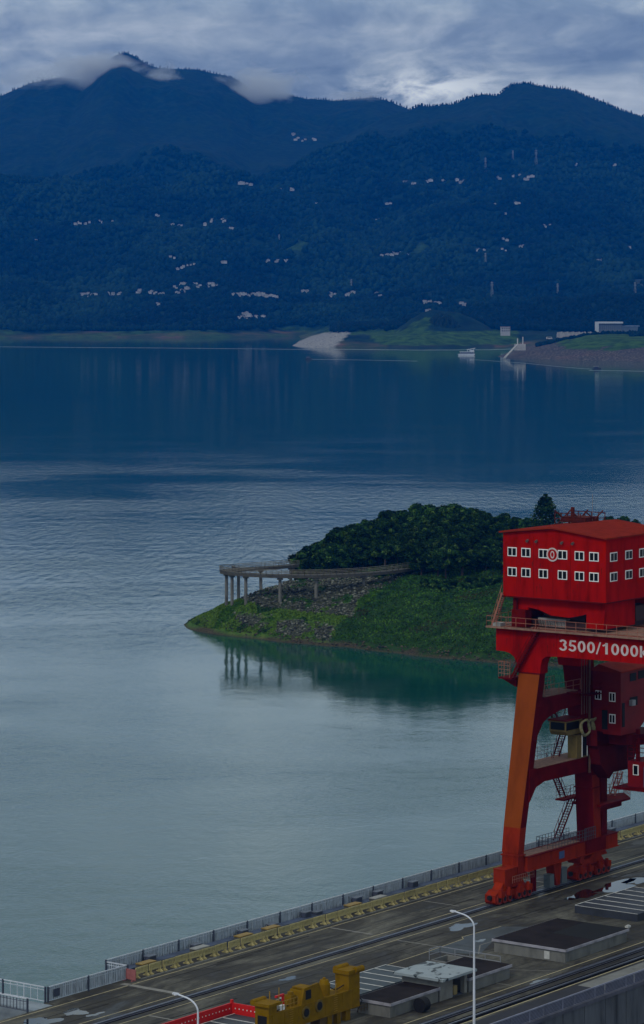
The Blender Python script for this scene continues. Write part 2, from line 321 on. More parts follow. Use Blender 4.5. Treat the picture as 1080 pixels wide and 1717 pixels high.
def zat(x, y):
    i = np.clip(np.searchsorted(xs, x)-1, 0, len(xs)-2); j = np.clip(np.searchsorted(ys, y)-1, 0, len(ys)-2); return float(max(Z[j,i], Z[j,i+1], Z[j+1,i], Z[j+1,i+1]))
_ZS = far_h(X, Y)
def hit(px, py):
    yy = np.arange(4100, 9800, 4.0); xx = (px-540)/F*yy; zz = HC-(py-HZ)/F*yy; i = np.clip(((xx-xs[0])/6.6).astype(int), 0, len(xs)-1); j = np.clip(np.searchsorted(ys, yy), 0, len(ys)-1)
    k = np.nonzero(Z[j, i] >= zz)[0]
    return (float(xx[k[0]]), float(yy[k[0]]), float(zz[k[0]])) if len(k) else None
# woods on the far hills: small uneven crowns, one mass nobody could count
def crown_mass(name, P, r, h, mats, mi=None):
    n = len(P); a = np.arange(5)*2*math.pi/5; base = []
    ring1 = np.stack([np.cos(a), np.sin(a), np.full(5, .28)], -1); ring2 = np.stack([.62*np.cos(a+.6), .62*np.sin(a+.6), np.full(5, .72)], -1)
    T = np.concatenate([ring1, ring2, [[0,0,1.0]], [[0,0,-.05]]]); q = rng.random((n, len(T), 3))*.5+.75
    V = T[None]*q; V[..., :2] *= r[:, None, None]; V[..., 2] *= h[:, None]; V += P[:, None, :]
    f = []
    for i in range(5): j = (i+1) % 5; f += [(i, j, 5+j), (i, 5+j, 5+i), (5+i, 5+j, 10), (j, i, 11)]
    f = np.array(f); Fq = (f[None]+(np.arange(n)*len(T))[:, None, None]).reshape(-1, 3)
    return np_mesh(name, V.reshape(-1, 3), Fq, mats, mi=None if mi is None else np.repeat(mi, len(f)))
FOL = [mat('haze_tint_leaf_dark', (.003,.012,.014), .95, .4, .02, spec=.05), mat('haze_tint_leaf_mid', (.006,.022,.020), .95, .4, .02, spec=.05), mat('haze_tint_leaf_light', (.012,.036,.026), .95, .4, .02, spec=.05)]  # blue of the distant air is mixed into these leaf colours
# firs along the two crests, seen against the cloud
P = []
for pr, Yc, a, b, st_ in ((R1, 9600, 200, 685, 4.2), (R1, 9600, -40, 180, 5), (R2, 8800, 686, 1120, 2.6)):
    k = a
    while k < b:
        x = (k-540)/F*Yc; P.append((x, Yc-6+12*random.random(), float(np.interp(x, *pr))-6+random.random()*2)); k += st_*(.5+random.random())
        zz_ = zat(x, Yc); P[-1] = (P[-1][0], P[-1][1], zz_-4)
P = np.array(P); hh = 6+7*rng.random(len(P))
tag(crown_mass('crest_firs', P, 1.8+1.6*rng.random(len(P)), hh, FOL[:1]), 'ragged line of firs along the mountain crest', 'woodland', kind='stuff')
# ------------------------------------------------------------------ far houses
HW = [mat('house_white', (.40,.40,.41), .8, .15, .3, obj_rand=.4), mat('house_roof', (.22,.20,.22), .8, .3, .4), mat('house_window', (.03,.035,.05), .4, .2, .5)]
def far_house(w, d, h, gable):
    b = MB(); b.box(-w/2, w/2, -d/2, d/2, -6, h, 0)
    if gable: b.prism([(-d/2-.4, h), (d/2+.4, h), (0, h+d*.22)], 0, -w/2-.4, w/2+.4, 1)
    else: b.box(-w/2-.3, w/2+.3, -d/2-.3, d/2+.3, h, h+.5, 1); b.box(-w*.2, w*.15, -d*.2, d*.2, h+.5, h+2.6, 0)
    k = int(w/2.8)
    for fl in range(int(h/3)):
        for i in range(k): x = -w/2+(i+.5)*w/k; b.box(x-.6, x+.6, -d/2-.08, -d/2+.05, fl*3+1.1, fl*3+2.5, 2)
    return b
protos = []
for q, (w, d, h, gb) in enumerate([(10,8,6.2,True), (14,9,6.4,False), (8,7,3.4,True), (18,9,9.2,False), (11,8,6.3,False)]):
    b = far_house(w, d, h, gb); me_o = b.build('farmhouse', HW); protos.append(me_o)
first = [True]*5
CL = [('white farmhouse high on the hazy blue slope left of the saddle', [(492,226),(500,231),(512,233),(528,234)]),
 ('pale farmhouse on the bright terrace line high on the right slope', [(683,304),(692,307),(722,302),(745,301),(765,302),(778,303)]),
 ('scattered white house under the three pylons on the right slope', [(838,299),(862,296),(872,293),(880,300),(886,296)]),
 ('white farmhouse in the row of the far left slope', [(117,375),(129,376),(136,374),(172,372),(190,371),(150,372)]),
 ('lone white house lowest on the far left slope', [(60,404)]),
 ('white farmhouse on the middle of the left slope', [(266,361),(236,376),(290,376),(305,377),(344,376),(356,368),(376,370),(385,381),(378,369)]),
 ('pale house on the road band over the centre of the slope', [(405,307),(414,307),(458,316),(470,317),(488,317)]),
 ('white house standing alone above the green field', [(533,342),(649,341),(631,369)]),
 ('white building of the hamlet right of the centre slope', [(640,428),(650,426),(658,424),(664,425),(672,422),(682,425)]),
 ('small white house among woods above the green field pylon', [(444,440),(448,437),(463,438),(477,437),(378,439)]),
 ('small house on the left slope above the long village', [(305,448),(326,442),(250,420),(255,421),(286,429),(308,446)]),
 ('white house of the lower left village row', [(138,493),(146,492),(155,494),(160,493),(182,491),(190,492),(203,491),(232,486),(236,490),(252,490),(262,489),(274,491)]),
 ('stacked village house at the left centre of the slope', [(296,482),(303,477),(308,474),(305,486),(318,484),(325,475),(336,478),(345,477),(352,475),(358,477),(300,490)]),
 ('white building in the long terrace over the centre shore', [(392,493),(401,495),(409,493),(417,495),(425,493),(432,494),(440,493),(446,496),(455,495),(461,498)]),
 ('white house near the shore below the long terrace', [(400,533),(407,531),(414,529),(422,530),(430,531),(438,532),(414,524),(266,509)]),
 ('white house in the woods right of the long terrace', [(484,489),(516,489),(553,491),(562,493),(586,493),(592,490),(634,492),(637,496)]),
 ('pinkish house in the dark woods above the green hill', [(712,505),(720,506),(730,507),(738,508),(716,520),(775,507),(780,509)]),
 ('small house in a clearing on the upper right slope', [(798,345),(830,342),(865,340),(853,357),(850,402),(878,411),(848,419),(810,420),(800,419)]),
 ('white farmhouse alone on the right slope', [(912,377),(922,377)]),
 ('little white house near the right edge of the slope', [(1003,436),(1056,415),(1066,392),(967,276),(1030,277)])]
HP = []
for lab, pts in CL:
    for (px, py) in pts:
      for (ex, ey) in ([(0,0),(random.uniform(-7,7),random.uniform(-2.5,3))] if len(pts) > 1 else [(0,0)]):
        hp = hit(px+ex, py+1+ey)
        if not hp: continue
        k = random.choice([0,1,2,4]) if hp[1] < 7500 else random.choice([1,3,1,4])
        if 'long terrace' in lab and 'below' not in lab: k = random.choice([1,3])
        if first[k]: o = protos[k]; first[k] = False
        else: o = protos[k].copy(); C.objects.link(o)
        o.location = (hp[0], hp[1]-5, hp[2]+.3); o.rotation_euler = (0, 0, random.uniform(-.45, .45)); s_ = random.uniform(.36, .62); o.scale = (s_*random.uniform(.9,1.5), s_, s_*.8)
        if px in (60,): o.scale = (1,1,1)
        tag(o, lab, 'house', ('village houses: '+lab.split(' ', 2)[2]) if len(pts) > 1 else None); HP.append(hp)
for k in range(5):
    if first[k]: bpy.data.objects.remove(protos[k])
n = 52000
u = rng.random(n); yy = 5000+3300*u**1.6; xx = (rng.random(n)*1240-80-540)/F*yy
jx = np.clip(((xx-xs[0])/6.6).astype(int), 0, len(xs)-1); jy = np.clip(np.searchsorted(ys, yy), 0, len(ys)-1)
w = wood[jy, jx]; cv = cov[jy, jx]; keep = np.ones(n, bool)
for q_ in HP: keep &= ~((np.abs(xx-q_[0]*yy/q_[1]) < 5) & (yy > q_[1]-34) & (yy < q_[1]+6))
ok = keep & (w > .4) & (cv[:, 1] < .4) & (cv[:, 2] < .3) & (cv[:, 0] < .5)
xx, yy, zz = xx[ok], yy[ok], _ZS[jy, jx][ok]
mi = (vn(xx/160, yy/200)*2.2+rng.random(len(xx))*.9).astype(int).clip(0, 2); mi = np.where((yy < 5850) & (rng.random(len(xx)) < .85), 0, mi); sz = 4+4.5*rng.random(len(xx))+(yy > 6500)*2  # nearer crowns mostly get the dark leaf, imitating thinner haze in front
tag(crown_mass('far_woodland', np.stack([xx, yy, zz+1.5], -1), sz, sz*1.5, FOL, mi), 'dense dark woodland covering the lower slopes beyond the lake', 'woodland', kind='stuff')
# transmission pylons
def pylon_mb(h):
    b = MB(); w = h*.09
    for sx in (-1,1):
        for sy in (-1,1): b.bar((sx*w, sy*w, -3), (sx*.3, sy*.3, h), .26, .26)
    for i in range(7):
        a, c = i/7, (i+1)/7; wa = w+(.4-w)*a; wc = w+(.4-w)*c
        b.bar((-wa,-wa,h*a), (wc,-wc,h*c), .3); b.bar((wa,-wa,h*a), (-wc,-wc,h*c), .3)
    return b
def pylon(px, py_top, py_base, label):
    hp = hit(px, py_base)
    if not hp: return
    h = max(14, (py_base-py_top)*hp[1]/F); r_ = root('transmission_pylon', hp, .4, label, 'pylon', 'transmission pylons on the far slopes'); pm = mat('pylon_steel', (.26,.27,.29), .6, .1, .2)
    pylon_mb(h).build('lattice_mast', pm, r_)
    for k in (.72, .82, .93): b = MB(); a = h*.14*(1.1-k*.4); b.bar((-a,0,h*k), (a,0,h*k), .5, .7); b.bar((-a,0,h*k), (0,0,h*k+1.6), .3); b.bar((a,0,h*k), (0,0,h*k+1.6), .3); b.build('cross_arm', pm, r_)
pylon(814,264,287,'left of three thin pylons high on the right slope'); pylon(860,252,269,'shortest of three thin pylons high on the right slope'); pylon(899,251,276,'right of three thin pylons high on the right slope')
pylon(468,393,409,'lattice pylon left of the green hillside field'); pylon(589,468,488,'lattice pylon in the woods right of the long white terrace'); pylon(814,424,445,'pylon beside the small clearing on the right slope')
pylon(825,472,498,'tall thin pylon above the dark ridge on the right'); pylon(935,475,495,'short pylon behind the green ridge on the right'); pylon(1065,473,494,'pylon below the pale cleared patch at the right edge')
# modern lakeside building, white hut, car, harbour walls
x0, y0 = (1003-540)/F*4720, 4720; zb = 26
r_ = root('lakeside_building', (x0, y0, zb), .12, 'modern two storey glass fronted building on the far right promontory', 'building')
b = MB(); b.box(0, 38, 0, 18, -8, 17, 0); b.build('wall', mat('building_dark', (.10,.12,.14), .5, .2, .2), r_)
b = MB(); b.box(-1, 39, -2.5, 19, 17, 19.5, 0); b.box(-1, .6, -2.5, 19, -8, 17, 0); b.build('roof', mat('building_pale', (.5,.52,.55), .6, .1, .2), r_)
b = MB()
for i in range(11): b.box(1.5+i*3.3, 1.9+i*3.3, -.6, 0, 7, 17)
b.box(1, 37.5, -.7, 0, 6, 7.2); b.build('mullion', mat('mullion_grey', (.16,.19,.22), .5, .2, .5), r_)
b = MB(); b.prism([(38, -8), (60, -8), (64, 12), (38, 14)], 1, 2, 16); b.build('side_wing', mat('wing_slate', (.10,.14,.20), .4, .2, .2), r_)
b = MB(); b.box(38.2, 66, 1, 17, 12.2, 13.4); b.build('wing_roof', mat('wing_roof', (.16,.22,.32), .4, .2, .2), r_)
b = MB()
for i in range(24): b.box(-66+i*3, -63.4+i*3, -14, -13, -5, 3.6+(i % 3)*.5)
b.box(-66, 10, -13, -9, -5, 1); tag(b.build('promenade_wall', mat('promenade_pale', (.36,.35,.33), .8, .3, .2), None, (x0, y0, zb), .06), 'pale low promenade wall running left from the glass fronted building', 'wall')
def hutB(px, py, w, hgt, Yd, name, lab):
    x = (px-540)/F*Yd; z = HC-(py-HZ)/F*Yd; o = root(name, (x, Yd, z), .1, lab, 'house'); bb = MB(); bb.box(-w/2, w/2, 0, 9, -6, hgt); bb.build('wall', HW[0], o)
    bb = MB(); bb.box(-w/2-.5, w/2+.5, -.6, 9.5, hgt, hgt+.7); bb.build('roof', HW[1], o); bb = MB()
    for i in range(4):
        for k in range(2): xx_ = -w/2+(i+.5)*w/4; bb.box(xx_-.9, xx_+.9, -.1, .05, 1.2+k*4, 3.4+k*4)
    bb.build('window', HW[2], o)
hutB(848, 557, 15, 8.6, 5080, 'boat_house', 'white two storey house at the inlet left of the rocky promontory')
hutB(762, 537, 9, 6, 5260, 'hill_house', 'white house beside the dark wooded knoll')
def at(px, py, Yd): return ((px-540)/F*Yd, Yd, HC-(py-HZ)/F*Yd)
r_ = root('parked_van', at(921, 569, 4430), .1, 'white van parked at the edge of the rocky promontory', 'van')
b = MB(); b.prism([(-4.2,.5),(4.2,.5),(4.2,1.8),(3.0,3.6),(-3.6,3.6),(-4.2,2.6)], 1, -1.4, 1.4); b.build('body', HW[0], r_); b = MB(); b.box(-3.2, 2.8, -1.44, 1.44, 2.1, 3.1); b.build('window', HW[2], r_)
for sx in (-2.6, 2.6): b = MB(); b.tube((sx,-1.45,.6), (sx,1.45,.6), .6); b.build('wheel', DARK, r_)
r_ = root('survey_pier', at(872, 578, 4330), 0, 'pale twin column gauge pier on top of the stone ramp', 'pier')
for sx in (-3.5, 4.0): b = MB(); b.box(sx-.7, sx+.7, -1, 1, -3, 10+sx*.3); b.build('column', HW[0], r_)
b = MB(); b.box(-8, 8, -2, 5, -8, 1); b.build('pier_base', mat('promenade_pale', (.6,.57,.5)), r_)
b = MB(); p0 = Vector(at(846, 599, 4250)); p1 = Vector(at(868, 578, 4315)); b.bar(p0+Vector((0,0,-1)), p1+Vector((0,0,.5)), 3, 1.2)
tag(b.build('stone_ramp', mat('promenade_pale', (.6,.57,.5))), 'pale straight boat ramp climbing the rocky promontory tip', 'ramp')
# dark wood knoll
xk, yk = (742-540)/F*5180, 5180; k = 260; th = rng.random(k)*6.28; rr = np.sqrt(rng.random(k))
kx = xk+rr*np.cos(th)*36; ky = yk+rr*np.sin(th)*30; kz = 15+34*(1-rr**2)
tag(crown_mass('knoll_wood', np.stack([kx, ky, kz-6], -1), 4+3*rng.random(k), 9+4*rng.random(k), [mat('knoll_leaf', (.010,.022,.016), .95, .4, .05, spec=.05)]), 'near black wooded knoll beside the bright green hill', 'woodland', kind='stuff')
# bushes along the promontory and the terraces
k = 1500; pxs = 900+rng.random(k)*260; yy = 4500+rng.random(k)*200; xx = (pxs-540)/F*yy; zz = np.array([zat(a, b_) for a, b_ in zip(xx, yy)])
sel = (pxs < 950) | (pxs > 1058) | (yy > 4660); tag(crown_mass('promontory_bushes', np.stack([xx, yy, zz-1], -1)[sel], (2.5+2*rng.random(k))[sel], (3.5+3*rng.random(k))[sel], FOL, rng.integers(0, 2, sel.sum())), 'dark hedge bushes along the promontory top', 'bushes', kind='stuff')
# ------------------------------------------------------------------ boats and wakes
def wake(pts, w, name='wake'):
    b = MB()
    for (a, c) in zip(pts, pts[1:]):
        (xa, ya), (xb, yb) = G(*a, 0), G(*c, 0); b.add([(xa,ya-w/2,.03),(xb,yb-w/2,.03),(xb,yb+w/2,.03),(xa,ya+w/2,.03)], [(0,1,2,3)])
    tag(b.build(name, mat('wake_foam', (.22,.30,.36), .5, .5, .02, stretch=(1,4,1))), kind='structure')
wake([(-60,581),(120,582.5),(280,583.5),(420,585),(520,586)], 16); wake([(523,602.5),(600,603.5),(700,605.5)], 9)
wake([(795,603),(880,609),(950,616),(993,619)], 9); wake([(988,621),(1006,621),(1080,622.5),(1150,624)], 10); wake([(560,585.5),(700,587),(820,586.5),(862,585)], 18)
HULL = mat('hull_white', (.6,.62,.66), .5, .2, .3)
x, y = G(783, 596, 0); r_ = root('tour_boat', (x, y, 0), .05, 'two deck white tour boat with raised pale awning by the inlet', 'boat')
b = MB(); b.loft([(-12,-3,0),(10,-3,0),(10,3,0),(-12,3,0)], [(-13.5,-3.4,2.2),(12,-3.4,2.2),(12,3.4,2.2),(-13.5,3.4,2.2)]); b.build('hull', HULL, r_)
b = MB(); b.box(-10, 10.5, -2.6, 2.6, 2.2, 5.2); b.build('cabin', mat('boat_cabin', (.20,.22,.28), .5, .4, .8), r_)
b = MB(); b.box(-10.5, 11, -3, 3, 5.2, 5.7); b.add([(0,-3,8.2),(12,-3,10.4),(12,3,10.4),(0,3,8.2),(0,-3,8.7),(12,-3,11),(12,3,11),(0,3,8.7)], [(0,1,2,3),(4,5,6,7),(0,1,5,4),(1,2,6,5),(2,3,7,6),(3,0,4,7)]); b.build('awning', HULL, r_)
b = MB(); [b.bar((q, s_*2.6, 5.6), (q, s_*2.6, 9), .4) for q in (1, 5, 10) for s_ in (-1, 1)]; b.box(4, 10, -2, 2, 5.7, 8); b.build('deck_post', HULL, r_)
for i in range(6): b = MB(); b.box(-9+i*3.2, -7.4+i*3.2, -2.7, -2.55, 3.2, 4.6); b.build('window', HW[2], r_)
def small_boat(px, py, lab, sc_):
    x, y = G(px, py, 0); r_ = root('motor_boat', (x, y, 0), 0, lab, 'boat'); r_.scale = (sc_,)*3; dm = mat('boat_dark', (.035,.035,.05), .5, .3, .5)
    b = MB(); b.loft([(-4,-1,0),(4.6,-.2,0),(4.6,.2,0),(-4,1,0)], [(-4.6,-1.5,1.2),(5.8,-.2,1.7),(5.8,.2,1.7),(-4.6,1.5,1.2)]); b.build('hull', dm, r_)
    b = MB(); b.box(-2.6, 2, -1.1, 1.1, 1.2, 3.4); b.build('cabin', dm, r_); b = MB(); b.box(-3.2, 2.6, -1.3, 1.3, 3.4, 3.7); b.build('roof', mat('boat_roof', (.3,.32,.36), .6, .2, .5), r_); b = MB(); b.bar((0,0,3.6), (0,0,5.6), .2); b.build('mast', dm, r_)
small_boat(517, 603, 'small dark motor boat in mid lake trailing a wake', 1.0); small_boat(1000, 619.5, 'small dark motor boat passing the rocky promontory on the right', 1.1)
# ------------------------------------------------------------------ near peninsula
SH = [G(px, py, 0) for px, py in [(312,1047),(322,1053),(340,1058),(360,1062),(400,1068),(430,1071),(470,1077),(510,1080),(550,1084),(580,1085),(620,1091),(660,1095),(700,1100),(740,1104),(780,1107),(840,1112),(900,1116),(980,1119),(1080,1122),(1250,1126),(1500,1128)]]+[(230,960),(215,1030),(170,1085),(100,1110),(40,1100),(0,1070),(-20,1035),(-33,1003),(-42,985)]
def pen_h(x, y):
    d = sdf(x, y, SH); d2 = d+1.5*fbm(x/9, y/9, 3)
    z = np.where(d > 0, np.interp(d2, [0,2,10,34,60,90,130], [0,.8,4,11.5,15,18,19.5]), np.maximum(d*.5, -3))
    z = z+9.5*np.exp(-(((x-38)/42)**2+((y-1026)/36)**2))*np.clip(d/40, 0, 1)+1.5*np.exp(-(((x-80)/30)**2+((y-1005)/40)**2))*np.clip(d/40, 0, 1)+3.6*np.exp(-(((x+14)/24)**2+((y-960)/15)**2))
    px = x/y*F+540; left = np.clip((600-px)/60, 0, 1)      # low berm where rock meets grass
    z = z+np.clip(d/6, 0, 1)*(fbm(x/14, y/14, 4)*1.5+fbm(x/3, y/3, 3)*.5)
    return z, d
pxs_ = np.arange(-52, 245, 1.0); pys_ = np.arange(855, 1115, 1.0); PX_, PY_ = np.meshgrid(pxs_, pys_); PZ, PD = pen_h(PX_, PY_)
QX = PX_/PY_*F+540; QY = HZ+(HC-PZ)*F/PY_
rock = np.maximum.reduce([inpoly(QX, QY, [(430,985),(470,965),(640,965),(690,958),(640,985),(600,1005),(590,1035),(520,1030),(440,1020),(395,1005)]), inpoly(QX, QY, [(385,1028),(450,1033),(560,1050),(552,1076),(470,1068),(400,1048)])])*1.0
rock *= (vn(PX_/4, PY_/4)*.7+vn(PX_/1.5+7, PY_/1.5)*.5 > .42)
rock = np.maximum(rock, ((PD < 2.2+2*vn(PX_/6, PY_/6)) & (PD > -3))*1.0*.0)
lgrass = (inpoly(QX, QY, [(300,1060),(330,1030),(385,995),(420,1008),(520,1030),(600,1000),(640,990),(560,1052),(553,1090)])*1.0)
sand = np.clip(1-(PZ-.1-1.5*vn(PX_/7, PY_/7)**2)/.4, 0, 1)
def pen_mat():
    m = bpy.data.materials.new('peninsula_ground'); m.use_nodes = True; t = m.node_tree; b = t.nodes['Principled BSDF']; b.inputs['Roughness'].default_value = .95; b.inputs['Specular IOR Level'].default_value = .1
    a = N(t, 'ShaderNodeAttribute', attribute_name='cover'); sp = N(t, 'ShaderNodeSeparateColor'); L(t, a.outputs['Color'], sp.inputs[0]); v = N(t, 'ShaderNodeTexCoord').outputs['Object']
    n1 = noise(t, v, .35, 6, .65, .3); n2 = noise(t, v, 1.6, 5, .7)
    dk_ = ramp(t, n1, [(.3, (.006,.020,.006)), (.5, (.016,.045,.010)), (.7, (.035,.075,.018))]); lg = ramp(t, n1, [(.3, (.025,.065,.012)), (.52, (.055,.12,.018)), (.7, (.12,.15,.04))])
    rk = ramp(t, n2, [(.40, (.014,.022,.010)), (.52, (.045,.05,.035)), (.64, (.12,.12,.095))]); sd_ = ramp(t, n2, [(.35, (.02,.018,.012)), (.65, (.085,.068,.045))])
    c = mixc(t, sp.outputs[1], dk_, lg); c = mixc(t, sp.outputs[0], c, rk); c = mixc(t, sp.outputs[2], c, sd_); L(t, c, b.inputs['Base Color']); return m
pen = np_mesh('hill', np.stack([PX_, PY_, PZ], -1).reshape(-1, 3), grid(len(pxs_), len(pys_)), pen_mat(), smooth=True); tag(pen, kind='structure')
cv_ = np.zeros(PX_.shape+(4,), np.float32); cv_[..., 0] = rock; cv_[..., 1] = lgrass; cv_[..., 2] = sand; cv_[..., 3] = 1
pen.data.color_attributes.new('cover', 'FLOAT_COLOR', 'POINT').data.foreach_set('color', cv_.ravel())
def pz(x, y): return float(pen_h(np.array([x]), np.array([y]))[0][0])
# rocks
cand = np.argwhere((rock > .5) & (PZ > .3) & (QX < 720)); sel = cand[rng.integers(0, len(cand), 4200)]
shore = np.argwhere((PD > 0) & (PD < 3.2) & (QX < 1100)); sel2 = shore[rng.integers(0, len(shore), 1500)]
def rocks(name, sel, lo, hi, mats, lab):
    rx = pxs_[sel[:,1]]+rng.random(len(sel)); ry = pys_[sel[:,0]]+rng.random(len(sel)); rz = pen_h(rx, ry)[0]; n = len(sel)
    T = np.array([(1,0,0),(0,1,0),(-1,0,0),(0,-1,0),(.4,.4,.8),(-.4,.3,.7),(0,-.5,.75),(0,0,-.6)]); f = np.array([(0,1,4),(1,2,5),(1,5,4),(2,3,6),(2,6,5),(3,0,6),(0,4,6),(4,5,6),(1,0,7),(2,1,7),(3,2,7),(0,3,7)])
    a = rng.random(n)*6.28; s = lo+(hi-lo)*rng.random(n)**2; q = T[None]*(rng.random((n, 8, 3))*.6+.6); V = q*s[:, None, None]
    c, s2 = np.cos(a)[:, None], np.sin(a)[:, None]; V = np.stack([V[...,0]*c-V[...,1]*s2, V[...,0]*s2+V[...,1]*c, V[...,2]*.8], -1)+np.stack([rx, ry, rz+.1], -1)[:, None]
    tag(np_mesh(name, V.reshape(-1, 3), (f[None]+(np.arange(n)*8)[:, None, None]).reshape(-1, 3), mats, mi=np.repeat(rng.integers(0, len(mats), n), 12)), lab, 'rocks', kind='stuff')
RK = [mat('rock_grey', (.075,.078,.062), .9, .4, .6), mat('rock_pale', (.17,.175,.14), .9, .35, .8), mat('rock_dark', (.026,.028,.022), .9, .4, .8)]
rocks('loose_rocks', sel, .22, .75, RK, 'loose grey boulders on the slope under the viewing walkway')
rocks('shore_stones', sel2, .15, .6, [mat('stone_brown', (.09,.07,.05), .9, .4, .8), RK[2]], 'brown stones along the waterline of the peninsula')
# creepers and grass on the slopes: small leaf faces
def leaves(P, s, nrm_up=.6):
    n = len(P); a = rng.normal(size=(n, 3)); a /= np.linalg.norm(a, axis=1)[:, None]; b = rng.normal(size=(n, 3)); b[:, 2] += nrm_up*0; b = np.cross(a, b); b /= np.linalg.norm(b, axis=1)[:, None]
    a = a*s[:, None]; b = b*(s*.7)[:, None]; V = np.stack([P-a, P-b*.9+a*.1, P+a, P+b*.9-a*.1], 1); return V.reshape(-1, 3), np.arange(4*n).reshape(-1, 4)
LF = [mat('leaf_dark', (.007,.022,.006), .8, .4, .5, spec=.05, obj_rand=.9), mat('leaf_mid', (.022,.062,.012), .8, .4, .5, spec=.05, obj_rand=.9), mat('leaf_light', (.085,.150,.030), .8, .35, .5, spec=.05, obj_rand=.9)]
GF = [mat('grass_mid', (.045,.115,.010), .85, .4, .6, spec=.1), mat('grass_light', (.095,.175,.020), .85, .3, .6, spec=.1), mat('grass_dark', (.020,.055,.012), .85, .3, .6, spec=.1)]
cand = np.argwhere((lgrass < .5) & (rock < .5) & (PZ > 1.2) & (QX > 420) & (QX < 1100) & (PD < 110)); sel = cand[rng.integers(0, len(cand), 100000)]
rx = pxs_[sel[:,1]]+rng.random(len(sel)); ry = pys_[sel[:,0]]+rng.random(len(sel)); rz = pen_h(rx, ry)[0]; cl_ = vn(rx/3.2, ry/3.2)
Vv, Ff = leaves(np.stack([rx, ry, rz+cl_*.7*rng.random(len(sel))+.05], -1), .16+.26*rng.random(len(sel)))
CF = [mat('creeper_dark', (.016,.050,.009), .85, .4, .5, spec=.05), mat('creeper_mid', (.034,.098,.014), .85, .4, .5, spec=.05), mat('creeper_light', (.070,.155,.020), .85, .35, .5, spec=.05)]
tag(np_mesh('creeper_cover', Vv, Ff, CF+[mat('leaf_brown', (.045,.040,.016), .85, .3, .5, spec=.05)], mi=np.where(vn(rx/11+3, ry/7)+.25*rng.random(len(rx)) > .98, 3, (cl_*2.4+rng.random(len(sel))*.9-.3).astype(int).clip(0, 2))), 'dense dark green creepers covering the peninsula slope', 'ground cover', kind='stuff')
cand = np.argwhere((lgrass > .5) & (rock < .5) & (PZ > .9)); sel = cand[rng.integers(0, len(cand), 22000)]
rx = pxs_[sel[:,1]]+rng.random(len(sel)); ry = pys_[sel[:,0]]+rng.random(len(sel)); rz = pen_h(rx, ry)[0]
Vv, Ff = leaves(np.stack([rx, ry, rz+.35*rng.random(len(sel))], -1), .15+.28*rng.random(len(sel)))
tag(np_mesh('grass', Vv, Ff, GF, mi=(vn(rx/6, ry/6)*2.5).astype(int).clip(0, 2)), 'bright green grass on the low tip of the peninsula', 'grass', kind='stuff')
# viewing walkway: hairpin deck on columns
WD = 16.6
cl_pts = [G(px, py, WD+1.4) for px, py in [(722,946),(697,950),(660,955),(620,959),(580,961.5),(540,963),(500,963.5),(460,963),(425,961.5),(402,959.8),(386,957.8),(379,956),(383,954.3),(400,953),(430,951),(460,948.8),(494,945.5)]]
def cr(P, k=4):
    P = [Vector((*p, 0)) for p in P]; o = []
    for i in range(len(P)-1):
        a = P[max(i-1,0)]; b = P[i]; c = P[i+1]; d = P[min(i+2,len(P)-1)]
        for j in range(k): t = j/k; o.append(.5*((2*b)+(c-a)*t+(2*a-5*b+4*c-d)*t*t+(3*b-a-3*c+d)*t**3))
    return o+[P[-1]]
cp = cr(cl_pts); wl = root('viewing_walkway', (cp[0].x, cp[0].y, 0), 0, 'curved concrete viewing walkway on round columns around the peninsula tip', 'walkway')
WC = mat('walkway_concrete', (.065,.062,.052), .85, .35, .4); WCOL = mat('column_concrete', (.15,.145,.13), .85, .5, .8, stretch=(1,1,.3)); WR = mat('walkway_rail', (.17,.155,.12), .7, .3, .8)
def offs(d): 
    o = []
    for i, p in enumerate(cp): t = (cp[min(i+1, len(cp)-1)]-cp[max(i-1, 0)]).normalized(); o.append(Vector((p.x-t.y*d, p.y+t.x*d, 0)))
    return o
A, B_ = offs(-2.0), offs(2.0); org = (cp[0].x, cp[0].y, 0)
b = MB(org)
for i in range(len(cp)-1):
    a0, a1, b0, b1 = A[i], A[i+1], B_[i], B_[i+1]; z0, z1 = WD+.45, WD+1.3
    b.add([(a0.x,a0.y,z0),(b0.x,b0.y,z0),(b1.x,b1.y,z0),(a1.x,a1.y,z0),(a0.x,a0.y,z1),(b0.x,b0.y,z1),(b1.x,b1.y,z1),(a1.x,a1.y,z1)], [(0,3,2,1),(4,5,6,7),(0,1,5,4),(1,2,6,5),(2,3,7,6),(3,0,4,7)])
b.build('deck', WC, wl)
for q in (A, B_):
    b = MB(org)
    for i in range(len(q)-1):
        p0 = Vector((q[i].x, q[i].y, WD+1.3)); p1 = Vector((q[i+1].x, q[i+1].y, WD+1.3)); b.rail([p0, p1], 1.35, 1.9, .15, 3)
    b.build('railing', WR, wl)
turn = min(range(len(cp)), key=lambda q: cp[q].x/cp[q].y)
for px, near in ((612,1),(533,1),(465,1),(415,1),(390,1),(380,1),(400,0),(440,0),(484,0)):
    rg_ = range(0, turn+1) if near else range(turn, len(cp)); i = min(rg_, key=lambda q: abs(540+F*cp[q].x/cp[q].y-px)); p = cp[i]; zb = pz(p.x, p.y)
    if zb > WD-1.2: continue
    b = MB(org); b.tube((p.x, p.y, zb-2), (p.x, p.y, WD-.1), .52, .52, 14); b.box(p.x-.9, p.x+.9, p.y-1.4, p.y+1.4, WD-.2, WD+.45); b.build('column', WCOL, wl)
